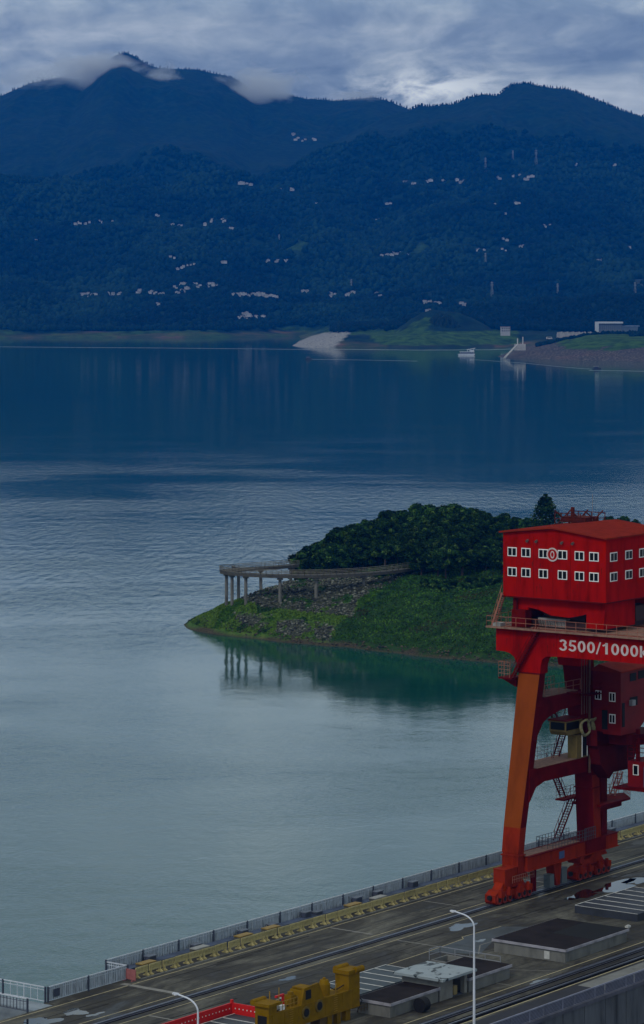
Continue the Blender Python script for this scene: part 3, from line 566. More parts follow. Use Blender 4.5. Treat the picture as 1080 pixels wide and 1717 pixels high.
# trees
BARK = mat('bark', (.06,.045,.035), .9, .3, 2)
def tree_proto(seed, h, rad, kind='broad'):
    r = np.random.default_rng(seed); o = root('broadleaf_tree' if kind == 'broad' else 'conical_tree', (0,0,0)); b = MB(); top = h*.55
    b.tube((0,0,-1), (.2,.1,h*.35), .32, .22, 8); b.tube((.2,.1,h*.35), (.1,.3,top if kind == 'broad' else h*.95), .22, .06, 8)
    Ps = []; 
    if kind == 'broad':
        nl = 24
        for i in range(nl):
            a = i*2.4+r.random(); rr = rad*(.25+.6*r.random()); c = np.array([math.cos(a)*rr, math.sin(a)*rr, h*(.24+.62*r.random()*(1-.35*rr/rad))]); sz = rad*(.20+.20*r.random())
            b.tube((.15,.15,h*.32), tuple(c), .14, .04, 5); n = int(520*sz*sz/4)+150
            d = r.normal(size=(n,3)); d /= np.linalg.norm(d, axis=1)[:,None]; q = d*(sz*(.62+.45*r.random(n)))[:,None]; q[:,2] *= .72; Ps.append(c+q)
    else:
        for i in range(16):
            k = i/15; zc = h*(.16+.8*k); rr = rad*(1-k)**.7*.95+.4
            for j in range(5):
                a = j*1.26+i*.7; c = np.array([math.cos(a)*rr*.6, math.sin(a)*rr*.6, zc]); n = 75; sz = rr*.55
                d = r.normal(size=(n,3)); d /= np.linalg.norm(d, axis=1)[:,None]; Ps.append(c+d*(sz*(.5+.5*r.random(n)))[:,None]*[1,1,.8])
            b.tube((0,0,zc), (math.cos(i)*rr*.7, math.sin(i)*rr*.7, zc+.2), .08, .03, 5)
    P = np.concatenate(Ps); Vv, Ff = leaves(P, .16+.26*r.random(len(P))); cl_ = vn(P[:,0]/1.7+seed, P[:,1]/1.7+P[:,2]/1.3)
    b.build('trunk', BARK, o); c = np_mesh('crown', Vv, Ff, LF, mi=(cl_*2.3+r.random(len(P))*.9-.35).astype(int).clip(0, 2)); c.parent = o; return o
protosT = [tree_proto(1, 10, 4.2), tree_proto(2, 12, 5), tree_proto(3, 8.5, 4.4), tree_proto(4, 11, 4.6), tree_proto(5, 7, 3.4)]; conif = tree_proto(6, 19, 6.2, 'cone')
used = [False]*5
def put_tree(px, py, Yd, h=None, k=None, lab=None, grp=None, cone=False):   # py: where the crown top should be
    x = (px-540)/F*Yd; zt = HC-(py-HZ)/F*Yd; zg = pz(x, Yd); k = random.randrange(5) if k is None else k; base_h = [10,12,8.5,11,7][k]*.92
    hh = max(4.5, min(13, zt-zg)*random.uniform(.85,1.0)) if h is None else h; s = hh/base_h; p = protosT[k]
    if used[k]: p = copy_tree(p)
    used[k] = True; p.location = (x, Yd, zt-hh if abs(zt-hh-zg) < 3 else zg); p.rotation_euler = (0,0,random.random()*6.28); sw = s*random.uniform(.8,1.15); p.scale = (max(sw,.55), max(sw,.55), s)
    tag(p, lab, 'tree', grp); return p
sky_line = [(498,945),(512,925),(528,905),(545,888),(562,872),(580,858),(600,849),(622,845),(640,846),(655,852),(672,857),(690,850),(710,846),(735,845),(760,846),(785,848),(808,855),(826,864),(842,860),(858,866),(876,866)]
for i, (px, py) in enumerate(sky_line): put_tree(px, py-4, 1018-random.random()*8-(14 if px < 540 else 0), lab='broadleaf tree with its crown against the lake along the hilltop', grp='trees along the hilltop skyline')
def hl(px, f_):
    a = 'left shoulder' if px < 620 else ('middle' if px < 760 else 'right end'); b = 'high up' if f_ < .35 else ('halfway down' if f_ < .65 else 'low down')
    return 'dense broadleaf tree '+b+' on the '+a+' of the wooded hill', 'hill trees, '+a+', '+b
low = [(500,946),(560,948),(620,944),(700,940),(740,945),(780,950),(840,956),(900,960)]
for row in range(6):
    f_ = (row+1)/7
    for px in range(503, 850, 21):
        top = np.interp(px, [p[0] for p in sky_line], [p[1] for p in sky_line]); bot = np.interp(px, [p[0] for p in low], [p[1] for p in low])-22
        if bot-top < 12*(row > 2) or (row > 1 and bot-top < 30): continue
        put_tree(px+random.uniform(-9,9), top+(bot-top)*f_+random.uniform(-4,4), 1012-f_*(26 if px < 705 else 52)+random.uniform(-3,3), k=random.randrange(5), lab=hl(px, f_)[0], grp=hl(px, f_)[1])
x = (915-540)/F*975; zt = HC-(828-HZ)/F*975; zg = pz(x, 975); conif.location = (x, 975, zg); s = (zt-zg)/18.6; conif.scale = (1.35, 1.35, s); tag(conif, 'tall pointed dark tree standing above the others behind the crane house', 'tree')
for px, py, l_ in [(975,867,'small round tree just left behind the red roof ridge'),(1033,856,'left of three small trees above the red roof'),(1048,862,'middle and lowest of three small trees above the red roof'),(1064,856,'right of three small trees above the red roof'),(890,862,'low tree left of the tall pointed tree'),(940,868,'low tree right of the tall pointed tree')]: put_tree(px, py, 985, k=4, lab=l_)
for px in range(850, 1130, 24): put_tree(px, 905+random.random()*16, 962, lab='broadleaf tree hidden partly behind the red crane house', grp='trees behind the crane house')
for px in range(640, 1100, 15):
    Yd = 975 if px < 705 else 952; o = put_tree(px+random.uniform(-4,4), (938 if px < 705 else 942)+random.random()*8, Yd+random.uniform(-4,4), h=5.2, k=4, lab='low leafy shrub filling the foot of the wooded hill', grp='shrubs at the foot of the hill trees'); o.location.z = pz(o.location.x, o.location.y)-2.2; o['category'] = 'shrub'; o.name = 'shrub'
for i in range(5):
    if not used[i]:
        for ch in list(protosT[i].children): bpy.data.objects.remove(ch)
        bpy.data.objects.remove(protosT[i])
# ------------------------------------------------------------------ dam deck
def deck_mat():
    m = bpy.data.materials.new('deck_concrete'); m.use_nodes = True; t = m.node_tree; b = t.nodes['Principled BSDF']; b.inputs['Specular IOR Level'].default_value = .15
    v = N(t, 'ShaderNodeTexCoord').outputs['Object']
    big = noise(t, v, 1, 9, .68, .6, (.06,.16,1)); fine = noise(t, v, 1, 6, .7, .1, (1.4,2.2,1)); streak = noise(t, v, 1, 5, .6, .2, (.05,1.1,1), (4,0,0))
    c = ramp(t, big, [(.37, (.020,.018,.015)), (.47, (.050,.046,.038)), (.55, (.11,.105,.085)), (.68, (.20,.19,.155))])
    c = mixc(t, ramp(t, fine, [(.3, (.55,.55,.55)), (.7, (0,0,0))]), c, (.028,.026,.023)); c = mixc(t, ramp(t, streak, [(.52, (0,0,0)), (.66, (.55,.55,.55))]), c, (.028,.028,.03))
    wet = ramp(t, big, [(.36, (.42,.42,.42)), (.48, (.85,.85,.85))]); L(t, c, b.inputs['Base Color']); L(t, wet, b.inputs['Roughness'])
    bp = N(t, 'ShaderNodeBump'); bp.inputs['Strength'].default_value = .25; bp.inputs['Distance'].default_value = .03; L(t, fine, bp.inputs['Height']); L(t, bp.outputs[0], b.inputs['Normal']); return m
DM = deck_mat()
b = MB(); b.prism([(-78.6,12.3),(-72.7,12.3),(-60,12.3),(-60,14.2),(150,14.2),(150,-34.4),(-170,-34.4),(-170,9.2),(-78.6,9.2)][::-1] if False else [(150,14.2),(-60,14.2),(-60,10.6),(-73.2,10.6),(-73.2,9.0),(-170,9.0),(-170,-34.4),(150,-34.4)], 2, -5, 35)
dko = b.build('dam_deck', DM, None, dk(0,0,0), ANG); tag(dko, kind='structure')
b = MB(); b.box(-230, 150, -230, -34.9, 10, 22); tag(b.build('ground', mat('lower_ground', (.006,.006,.008), .9, .5, .08), None, dk(0,0,0), ANG), kind='structure')
def sheet(name, quads, m, lift=.004, kind='structure'):
    b = MB()
    for q in quads:
        if len(q) == 4 and not hasattr(q[0], '__len__'): s0, s1, t0, t1 = q; q = [(s0,t0),(s1,t0),(s1,t1),(s0,t1)]
        b.add([(a, c, 0) for a, c in q], [tuple(range(len(q)))])
    return tag(b.build(name, m, None, dk(0,0,35+lift), ANG), kind=kind)
YLN = mat('yellow_line', (.40,.34,.20), .75, .35, 1.5)
sheet('road_marking', [(-150,140,1.5,1.64),(-150,140,-1.75,-1.62),(-150,140,8.35,8.49),(-150,140,-24.85,-24.7),(-150,140,-29.5,-29.3)], YLN, .008)
sheet('road_marking', [(-62.3,-61.5,1.8,9.5),(-26.3,-26.0,2.2,8.2),(-7.3,-7.1,3,8.2),(10.9,11.2,2.2,8.2),(-71.2,-70.9,-6.5,-1.8),(-27.1,-26.9,-8.5,-1.8)], mat('pale_joint', (.22,.21,.19), .8, .3, 1), .008)
sheet('asphalt_strip', [(-150,140,-34.3,-29.9)], mat('asphalt_dark', (.020,.020,.026), .7, .5, .3), .004)
sheet('pavement', [(-33.8,140,-34.2,-30.0)], mat('slab_pale', (.17,.17,.16), .8, .35, .5), .008)
for k in range(40): pass
sheet('asphalt_strip', [[(-20.3,-10.6),(-27.5,-13.4),(-30,-8.0),(-22,-7.6),(-21.2,-6.9),(-13.8,-7.4),(-12,-10)]], mat('asphalt_blue', (.045,.055,.062), .6, .35, .4), .006)
def outline(pts, w=.12):
    q = []
    for a, c in zip(pts, pts[1:]):
        d = Vector((c[0]-a[0], c[1]-a[1])); nn = Vector((-d.y, d.x)).normalized()*w/2; q.append([(a[0]-nn.x,a[1]-nn.y),(c[0]-nn.x,c[1]-nn.y),(c[0]+nn.x,c[1]+nn.y),(a[0]+nn.x,a[1]+nn.y)])
    return q
sheet('road_marking', outline([(-150,-8.2),(-40,-8.2),(-31,-8.0),(-22,-7.5),(-21.2,-6.8),(-13.8,-7.3)]), YLN, .010)
sheet('road_marking', outline([(-20.5,-10.9),(-23.5,-10.8),(-27.5,-13.2)])+outline([(-38,-12.5),(-38,-23.8),(-38,-24.5)])+outline([(-34,-16.5),(-29.3,-24.7)]), mat('pale_joint', (.22,.21,.19)), .010)
jn = mat('deck_joint', (.016,.015,.014), .9, .3, 1, spec=.05)
sheet('deck_joint', [(-150,140,-6.62,-6.55),(-150,140,5.0,5.06),(-150,140,-20.0,-19.95)]+[(k, k+.07, -8.1, -1.8) for k in range(-140, 140, 12)]+[(k+5, k+5.06, 1.7, 8.2) for k in range(-140, 140, 12)]+[(k+3, k+3.06, -24.6, -8.3) for k in range(-140, 140, 16)], jn, .006)
rj = random.Random(5)
sheet('tyre_mark', [(a, a+rj.uniform(6, 22), t_, t_+rj.uniform(.12, .3)) for a, t_ in [(rj.uniform(-80, 30), rj.uniform(-8, 8)) for _ in range(34)] if abs(t_) > 1.9]+[(a, a+rj.uniform(5, 14), t_, t_+.2) for a, t_ in [(rj.uniform(-60, 10), rj.uniform(-28, -24.9)) for _ in range(10)]], mat('tyre_black', (.034,.032,.028), .9, .5, .8, spec=.05), .007)
# puddles
PUD = mat('puddle_water', (.006,.007,.008), .03, .2, .5, spec=.5)
def puddle(cx, cy, a, b_, seed):
    r = random.Random(seed); n = 26; pts = []; ph = [r.random()*6.28 for _ in range(4)]
    for i in range(n): k = 2*math.pi*i/n; q = 1+.28*math.sin(2*k+ph[0])+.22*math.sin(3*k+ph[1])+.14*math.sin(5*k+ph[2])+.08*math.sin(9*k+ph[3]); pts.append((cx+a*q*math.cos(k), cy+b_*q*math.sin(k)))
    sheet('puddle', [pts], PUD, .012)
for q in [(7.3,-5.4,2.6,1.5,1),(14.2,-6.0,4.6,1.6,2),(20,-6.5,3.5,1.3,9),(-16.6,-3.6,1.9,1.3,3),(-21.6,-9.6,.7,.5,4),(-79.5,5.5,2.2,1.3,5),(-74.5,5.2,1.6,1.0,6),(-74,2.9,1.1,.4,7),(-49.5,-3.4,1.0,.7,8),(-2,-24,2,.5,10),(-34.5,-25.7,1.6,.4,11),(20,-12.5,2,1,12)]: puddle(*q)
# crane rails
for t0, nm in ((0, 'steel crane rail in the deck under the red crane, nearer the lake'), (-26.5, 'steel crane rail in the deck along the dark roofed housings'), (-28.7, 'third steel rail in the deck beside the yellow parapet line')):
    r_ = deck_root('crane_rail', -150, t0, nm, 'rail'); b = MB(); b.box(0, 290, -.62, .62, .005, .03); b.build('rail_bed', mat('rail_bed', (.005,.005,.006), .9, .3, 1, spec=.03), r_)
    b = MB(); b.box(0, 290, -.07, .07, .03, .15); b.build('rail_head', mat('rail_steel', (.22,.24,.30), .35, .2, 1, metal=.5), r_)
    if t0 > -28: b = MB(); b.box(0, 290, .36, .42, .03, .09); b.box(0, 290, -.46, -.40, .03, .09); b.build('guard_strip', mat('guard_steel', (.10,.10,.13), .5, .2, 1), r_)
# ------------------------------------------------------------------ upstream fence
def fence(s0, s1, t, h, sp, label, posts_m=STEELD, z=35.0, panel=PANEL, pick=.28, solid=False, direction='s', skip_last=False):
    r_ = deck_root('metal_fence', s0 if direction == 's' else t, t if direction == 's' else s0, label, 'fence', z=z); n = max(1, round((s1-s0)/sp)); d = (s1-s0)/n
    P = (lambda a, c=0, zz=0: (a, c, zz)) if direction == 's' else (lambda a, c=0, zz=0: (c, a, zz))
    for i in range(n+1): b = MB(); b.bar(P(i*d), P(i*d, 0, h+.05), .16, .16); b.build('post', posts_m, r_)
    for i in range(n):
        b = MB(); a, c = i*d+.12, (i+1)*d-.12; b.bar(P(a,0,h), P(c,0,h), .09, .09, 1); b.bar(P(a,0,.15), P(c,0,.15), .06, .06, 0); b.bar(P(a,0,h-.3), P(c,0,h-.3), .05, .05, 0)
        k = int((c-a)/pick)
        for j in range(1, k): q = a+(c-a)*j/k; b.bar(P(q,0,.15), P(q,0,h), .05 if j % 3 else .09, .04, 0)
        if solid: b.box(a, c, .03, .05, .2, h*.93, 2) if direction == 's' else b.box(.03, .05, a, c, .2, h*.93, 2)
        b.build('panel', [panel, STEEL, mat('fence_infill', (.30,.35,.40), .6, .75, 1.6, stretch=(3,1,.4))], r_)
fence(-60, 120, 13.4, 1.65, 6.2, 'long bluish metal railing along the lake edge of the deck', solid=True)
fence(-73, -60.2, 10.2, 1.6, 6.0, 'short pale metal railing left of the yellow barriers', solid=True)
fence(10.4, 40, -73.2, 1.6, 5.5, 'open thin railing at the far left beyond the pale walkway', direction='t', pick=.9, panel=STEEL)
fence(9.0, 26, -77.5, 1.4, 5.5, 'dark railing in the bottom left corner nearer than the pale walkway', direction='t', pick=.45, panel=STEELD)
fence(10.4, 13.3, -60.1, 1.5, 2.9, 'short cross railing closing the gap at the start of the lake railing', direction='t', pick=.3)
b = MB(); b.box(-76.2, -73.3, 9.3, 60, 32.5, 34.9); tag(b.build('pale_walkway', mat('walkway_blue', (.24,.28,.32), .7, .3, .5), None, dk(0,0,0), ANG), kind='structure').name = 'path'
b = MB(); b.box(-120, -78.2, 9.6, 60, 20, 33.4); tag(b.build('gate_pit', mat('pit_dark', (.03,.035,.045), .7, .4, .4), None, dk(0,0,0), ANG), kind='structure').name = 'lower_platform'
r_ = deck_root('gate_hoist', -80.6, 12.5, 'dark blue machinery frame behind the corner railing at bottom left', 'machinery', z=33.4)
b = MB(); b.box(-4, 1.4, 0, 3, 0, .8); b.box(-3, 0, .5, 2, .8, 1.3); b.build('frame', STEELD, r_)
for i in range(3): b = MB(); b.tube((-3.5+i*1.6,.3,1), (-3.5+i*1.6,2.6,1), .35, .35, 12); b.build('drum', mat('drum_blue', (.10,.14,.2), .5, .3, 1), r_)
b = MB(); b.rail([(-4,0,.8),(1.4,0,.8),(1.4,3,.8)], 1.1, 1.1, .06); b.build('handrail', GREYRL, r_)
# lighter plates leaning along the long railing
for i, s_ in enumerate([-72.2]): 
    o = MB().box(0, .9, -.06, 0, .45, 1.25).build('notice_plate', STEELD, None, dk(s_, 10.1, 35), ANG); tag(o, 'small dark notice plate on the short pale railing', 'sign')
grpb = 'dark utility boxes between the barriers and the railing'
for i, s_ in enumerate([-53.5,-45.5,-37,-31.5,-25,-22.8,-14.8,-10.5,-3,29.5,44]):
    r_ = deck_root('utility_box', s_, 12.6, 'dark utility box against the lake railing behind the yellow barriers', 'box', grpb); b = MB(); hgt = random.uniform(.7,1.15); b.box(-.6, .6, -.35, .35, 0, hgt); b.build('box_body', STEELD, r_); b = MB(); b.box(-.66, .66, -.42, .42, hgt, hgt+.1); b.build('lid', mat('lid_grey', (.12,.14,.18), .5, .3, 1), r_)
for i, s_ in enumerate([-55.9,-38.7,-33.6,-17.6,-12.4,-46.6,36,30]):
    yl = i not in (4, 5); r_ = deck_root('equipment_crate', s_, 11.2, ('yellow' if yl else 'pale')+' topped crate behind the line of yellow barriers', 'crate', 'crates behind the barriers '+('yellow' if yl else 'pale'))
    b = MB(); b.box(-1.1, 1.1, -.55, .55, 0, .9); b.build('crate_body', mat('crate_dark', (.10,.10,.09), .8, .3, 1), r_); b = MB(); b.box(-1.2, 1.2, -.5, .5, .9, 1.02); b.build('lid', mat('crate_yellow', (.26,.17,.04), .6, .3, 1) if yl else mat('crate_pale', (.28,.28,.27), .7, .2, 1), r_)
b = MB(); b.box(-60, 120, 11.9, 13.1, 35.0, 35.5); tag(b.build('cable_trough', mat('trough_blue', (.06,.08,.13), .6, .5, .5), None, dk(0,0,0), ANG), 'long dark blue cable trough at the foot of the lake railing', 'trough')
b = MB(); b.box(-59.5, 120, 8.95, 9.15, 35, 35.12); tag(b.build('kerb', CONC, None, dk(0,0,0), ANG), kind='structure')
# yellow barriers
def barrier():
    r_ = root('yellow_barrier', (0,0,0)); b = MB(); L_ = 2.15; h0, h1 = .42, 1.12
    b.box(-L_/2, L_/2, -.05, .05, h1-.16, h1); b.box(-L_/2, L_/2, -.05, .05, h0, h0+.16)
    for i in range(9): x = -L_/2+.06+i*(L_-.12)/8; b.box(x-.06, x+.06, -.045, .045, h0+.16, h1-.16)
    b.build('barrier_panel', YELB, r_)
    for s_ in (-.82, .82): b = MB(); b.prism([(-.42,0),(.42,0),(.42,.1),(.12,.22),(.08,.62),(-.08,.62),(-.12,.22),(-.42,.1)], 0, s_-.10, s_+.10); b.build('foot', YELB, r_)
    return r_
bp_ = barrier(); n = 0
for s_ in np.arange(-58.2, 118, 2.3):
    o = bp_ if n == 0 else copy_tree(bp_); n += 1; o.location = dk(float(s_), 9.9+random.uniform(-.06,.06), 35); o.rotation_euler = (0,0,ANG+random.uniform(-.05,.05)); rg = 'left of the red crane' if s_ < 8 else ('seen behind the feet of the red crane' if s_ < 24 else 'right of the red crane'); tag(o, 'yellow plastic crowd barrier in the lakeside line '+rg, 'barrier', 'yellow barriers '+rg)
r_ = deck_root('red_barrier', -60.4, 9.9, 'faded red barrier closing the left end of the yellow line', 'barrier')
b = MB(); b.box(-.06, .06, -1.0, .7, .15, 1.25); b.build('barrier_panel', mat('faded_red', (.35,.12,.12), .7, .3, 1), r_)
for q in (-.7,.4): b = MB(); b.box(-.35, .35, q-.06, q+.06, 0, .15); b.build('foot', mat('faded_red', (.35,.12,.12)), r_)
# ------------------------------------------------------------------ downstream parapet
r_ = deck_root('parapet', -120, -34.4, 'stained concrete parapet wall with mesh railing along the near edge of the deck', 'wall')
PC = mat('parapet_concrete', (.095,.10,.115), .85, .6, .45, stretch=(1.2,1,.25), spec=.2)
for i in range(60): b = MB(); b.box(i*4.2+.04, (i+1)*4.2-.04, -.4, 0, -4.4, -.25); b.build('panel', PC, r_)
b = MB(); b.box(0, 252, -.3, -.05, -4.35, -.3); b.box(0, 252, -.55, .1, -.25, .12); b.build('ledge', mat('ledge_blue', (.09,.09,.12), .8, .4, .5), r_)
b = MB(); b.rail([(0,-.35,.12),(252,-.35,.12)], 1.15, 6.3, .10, 1); b.bar((0,-.35,1.29), (252,-.35,1.29), .13, .10); [b.bar((0,-.35,.12+.13*k), (252,-.35,.12+.13*k), .035) for k in range(1, 9)]; b.build('railing', mat('parapet_rail', (.26,.27,.36), .5, .2, 1, metal=.2), r_)
b = MB()
for i in range(42): b.box(i*6+.1, i*6+5.9, -.33, -.30, .2, 1.15)
b.build('infill_mesh', mat('rail_infill', (.055,.055,.085), .6, .4, 1.5), r_)
r_ = root('pipe_bundle', dk(-26, -44, 22), ANG, 'grey pipes lying in the dark yard below the parapet', 'pipes')
for k in range(3): b = MB(); b.tube((-5, k*.8, 3.5), (5, k*.8, 3.5), .3); b.bar((-4,k*.8,0), (-4,k*.8,3.3), .2); b.bar((4,k*.8,0), (4,k*.8,3.3), .2); b.build('pipe', mat('pipe_grey', (.2,.22,.27), .5, .2, 1), r_)
# ------------------------------------------------------------------ low housings on the deck
def housing(s0, s1, t0, t1, h, label, patch=None, door=None):
    r_ = deck_root('low_housing', s0, t0, label, 'housing'); w, d = s1-s0, t1-t0
    b = MB(); b.box(0, w, 0, d, 0, h-.28); b.build('wall', CONC, r_)
    b = MB(); b.box(-.2, w+.2, -.2, d+.2, h-.28, h); b.build('coping', COPING, r_); b = MB(); b.box(-.1, w+.1, -.1, d+.1, h, h+.03); b.build('roof', ROOFBLK, r_)
    if patch: b = MB(); b.box(*patch, h+.035, h+.04); b.build('roof_patch', mat('fresh_bitumen', (.003,.003,.003), .9, .2, .5), r_)
    if door: b = MB(); b.box(-.06, 0, *door, .15, 1.0); b.build('hatch', mat('hatch_pale', (.5,.5,.48)), r_)
    return r_
housing(-25.5, -12.3, -23.3, -14.0, 1.5, 'largest low concrete housing with near black flat roof, right of the lamp', (6.0, 13.2, .0, 5.6), (2.0, 2.7))
housing(-57.3, -48.7, -22.2, -18.0, 1.5, 'low dark roofed housing left of the pale kiosk')
housing(-43.2, -35.3, -22.4, -16.6, 1.5, 'low dark roofed housing right of the pale kiosk')
r_ = deck_root('service_kiosk', -48.5, -22.3, 'open concrete kiosk with puddled pale roof between two dark roofed housings', 'kiosk')
b = MB(); b.box(0, 2.4, 0, 4.8, 0, 2.3); b.box(0, .4, 0, 4.8, 0, 2.3) if False else None; b.box(4.6, 5.1, 0, .5, 0, 2.3); b.box(4.6, 5.1, 4.2, 4.7, 0, 2.3); b.build('wall', mat('kiosk_wall', (.20,.195,.18), .85, .4, .6), r_)
b = MB(); b.box(-.9, 5.5, -1.0, 5.3, 2.3, 2.55); b.build('roof', PALE, r_)
b = MB(); b.box(2.6, 4.5, .15, 4.5, 0, .06); b.box(2.5, 4.4, 4.3, 4.4, 0, 1.2); b.build('recess', STEELD, r_); b = MB(); b.box(3.0, 3.7, .3, .9, .06, 1.0); b.build('cabinet', mat('cabinet_tan', (.25,.19,.08), .7), r_)
o = deck_root('rubber_drum', -53.2, -23.3, 'black round drum leaning on the left housing wall', 'drum'); b = MB(); b.tube((-.5,0,.75), (.5,0,.75), .75, .75, 18); b.build('drum_body', DARK, o); b = MB(); b.tube((-.55,0,.75), (-.5,0,.75), .35, .35, 14); b.build('drum_hub', DARK, o)
r_ = deck_root('guard_rail', *st(720,1610), 'thin rectangular guard rail round the hatch behind the kiosk', 'railing'); p = [st(720,1609), st(738,1604), st(839,1621)]; o0 = p[0]; P3 = [(a-o0[0], c-o0[1], 0) for a, c in p]
b = MB(); b.rail(P3, 1.2, 2.3, .07, 2); b.build('rail', GREYRL, r_)
r_ = deck_root('hatch_box', *st(722,1620), 'square open concrete hatch behind the kiosk', 'hatch'); b = MB()
for q in ((0,.2,-2.2,0),(3,3.2,-2.2,0),(.2,3,-.2,0),(.2,3,-2.2,-2)): b.box(*q, 0, .7)
b.build('hatch_wall', CONC, r_); b = MB(); b.box(.2, 3, -2, -.2, 0, .1); b.build('hatch_floor', DARK, r_)
# striped slot covers
SLAB = mat('slot_cover', (.030,.034,.045), .55, .4, .4); SLABG = mat('slot_cover_grey', (.045,.06,.07), .6, .4, .4)
def slot(s0, s1, t0, t1, h, n, label, m, kerb=None):
    r_ = deck_root('slot_cover', s0, t0, label, 'cover'); w, d = s1-s0, t1-t0; b = MB(); b.box(0, w, 0, d, 0, h); b.build('cover_slab', m, r_)
    b = MB()
    for i in range(n+1): x = w*i/n; b.box(max(x-.05, 0.01), min(x+.05, w-.01), .01, d-.01, h, h+.035)
    b.box(.06, w-.06, d-.09, d-.0, h+.04, h+.07); b.build('seam', WHITE, r_)
    return r_
slot(-2.3, 11.4, -18.8, -10.2, .9, 6, 'raised dark slot cover with white seams right of the big housing', SLAB); slot(14, 27, -18.8, -10.2, .9, 6, 'dark slot cover with white seams at the right edge behind the first', SLAB)
slot(-58.5, -39.2, -14.6, -8.9, .35, 9, 'grey slot cover with white seams behind the yellow lifting beam', SLABG)
r_ = slot(-84, -65.9, -17.2, -8.9, .2, 9, 'sunken grey cover with white seams inside the red wall', SLABG)
r_ = deck_root('red_wall', -66, -8.6, 'low bright red wall with rivets enclosing the striped cover', 'wall')
for nm, q in (('wall_panel', (-24,.15,.0,.18)), ('wall_panel', (0,.15,-9.0,-.02)), ('wall_panel', (-24,.15,-9.2,-9.0))): b = MB(); b.box(*q, 0, 1.3); b.build(nm, REDW, r_)
b = MB(); b.bar((.1,.1,0), (.1,.1,1.6), .25); b.build('corner_post', REDW, r_)
b = MB()
for i in range(40): b.box(-.5-i*.55, -.38-i*.55, -.03, .0, .72, .84)
for i in range(16): b.box(-.03, 0, -.5-i*.5, -.38-i*.5, .72, .84)
b.build('rivet', WHITE, r_)
# small bits on the deck
for i, (s_, t_) in enumerate([(-5.5,-19.4),(-10.5,-20.2)]):
    o = MB().box(-.35, .35, -.2, .2, 0, .2).box(-.2, .2, -.1, .1, .2, .28).build('tool_box', mat('tool_red', (.3,.06,.04)) if i else mat('tool_pale', (.5,.5,.48)), None, dk(s_, t_, 35), ANG); tag(o, ['small pale box on the wet deck near the right slot cover','rusty red lid lying on the wet deck near the right slot cover'][i], 'box')
# ------------------------------------------------------------------ street lamps
def lamp(px, t, ztop, label, zb=35.0):
    lo, hi = -200.0, 60.0
    for _ in range(60):
        m_ = (lo+hi)/2; p = dk(m_, t); lo, hi = (m_, hi) if 540+F*p.x/p.y < px else (lo, m_)
    r_ = deck_root('street_lamp', lo, t, label, 'lamp', 'white street lamps along the parapet', z=zb); H_ = ztop-zb
    b = MB(); b.tube((0,0,0), (0,0,H_-1.3), .14, .085, 12); b.build('pole', LAMPM, r_)
    b = MB(); b.path([(0, 1.9-1.9*math.cos(k) if False else 1.75*(1-math.cos(k)), H_-1.3+1.15*math.sin(k)) for k in np.linspace(0, 1.25, 9)]+[(0,2.35,H_-.02)], .075, 8); b.build('arm', LAMPM, r_)
    b = MB(); b.box(-.13, .13, 2.25, 2.85, H_-.08, H_+.06); b.tube((0,2.55,H_-.14), (0,2.55,H_-.07), .16, .16, 10); b.build('lamp_head', mat('lamp_head', (.6,.62,.68), .4), r_)
lamp(795, -31.0, 46.3, 'tall white street lamp right of the pale kiosk'); lamp(332, -31.0, 46.3, 'white street lamp in front of the red wall'); lamp(381, -39, 45.3, 'white lamp of which only the curved arm shows, in front of the yellow beam', 22)
# ------------------------------------------------------------------ yellow lifting beam
T0, T1 = -19.6, -17.9; ym = deck_root('lifting_beam', -74.2, T0, 'large yellow steel lifting beam machine standing on the deck', 'machine'); og = (-74.2, T0, 35)
b = MB(og); b.prism([(-74.2,36.5),(-73.0,36.5),(-72.4,36.2),(-59.0,36.2),(-59.0,38.15),(-74.2,38.15)], 1, T0, T1); b.build('beam_body', YEL, ym)
b = MB(og); b.box(-74.2,-72.9,T0,T1,38.15,38.95); b.box(-74.5,-72.4,T0-.25,T1+.3,38.95,39.25); b.tube((-74.4,T1+.2,39.2), (-72.4,T1+.2,39.2), .3, .3, 10); b.build('end_tower', YEL, ym)
b = MB(og); b.box(-60.9,-59.0,T0,T1,38.15,39.7); b.box(-61.1,-58.8,T0-.15,T1+.15,39.7,40.1); b.tube((-60.0,T0-.1,40.0), (-58.7,T0-.1,40.0), .33, .33, 12); b.tube((-60.9,T1,40.05), (-58.9,T1,40.05), .33, .33, 12); b.build('end_tower', YEL, ym)
b = MB(og); b.prism([(-68.9,38.15),(-68.4,39.7),(-66.0,39.85),(-65.1,38.15)], 1, T0, T0+.25); b.prism([(-68.9,38.15),(-68.5,39.5),(-67.2,39.55),(-66.9,38.15)], 1, T0+.25, T1); b.box(-68.3,-66.9,T0+.2,T1-.1,39.55,39.7); b.build('housing', YEL, ym)
b = MB(og); b.box(-68.2,-67.3,T0-.03,T0,38.55,39.45); b.build('opening', DARK, ym)
b = MB(og); b.tube((-64.0,-18.8,38.15), (-64.0,-18.8,39.3), .62, .62, 16); b.tube((-64.0,-18.8,39.3), (-64.0,-18.8,39.7), .55, .4, 16); b.tube((-64.0,-18.8,39.7), (-64.0,-18.8,39.9), .15, .15, 8); b.build('motor', YEL, ym)
for s_, z_ in ((-68.2,37.3),(-66.0,37.55)):
    b = MB(og); b.tube((s_,T0-.12,z_), (s_,T0,z_), .62, .62, 20); b.build('hole_ring', mat('ring_olive', (.13,.085,.01), .6), ym); b = MB(og); b.tube((s_,T0-.15,z_), (s_,T0-.12,z_), .42, .42, 20); b.build('hole', DARK, ym)
b = MB(og)
for s_ in (-70.6,-63.2):
    for z_ in np.arange(36.5, 38.1, .22): b.bar((s_-.3,T0-.06,z_), (s_+.3,T0-.06,z_), .04)
b.build('ladder_rung', mat('yellow_edge', (.30,.17,.015), .6), ym)
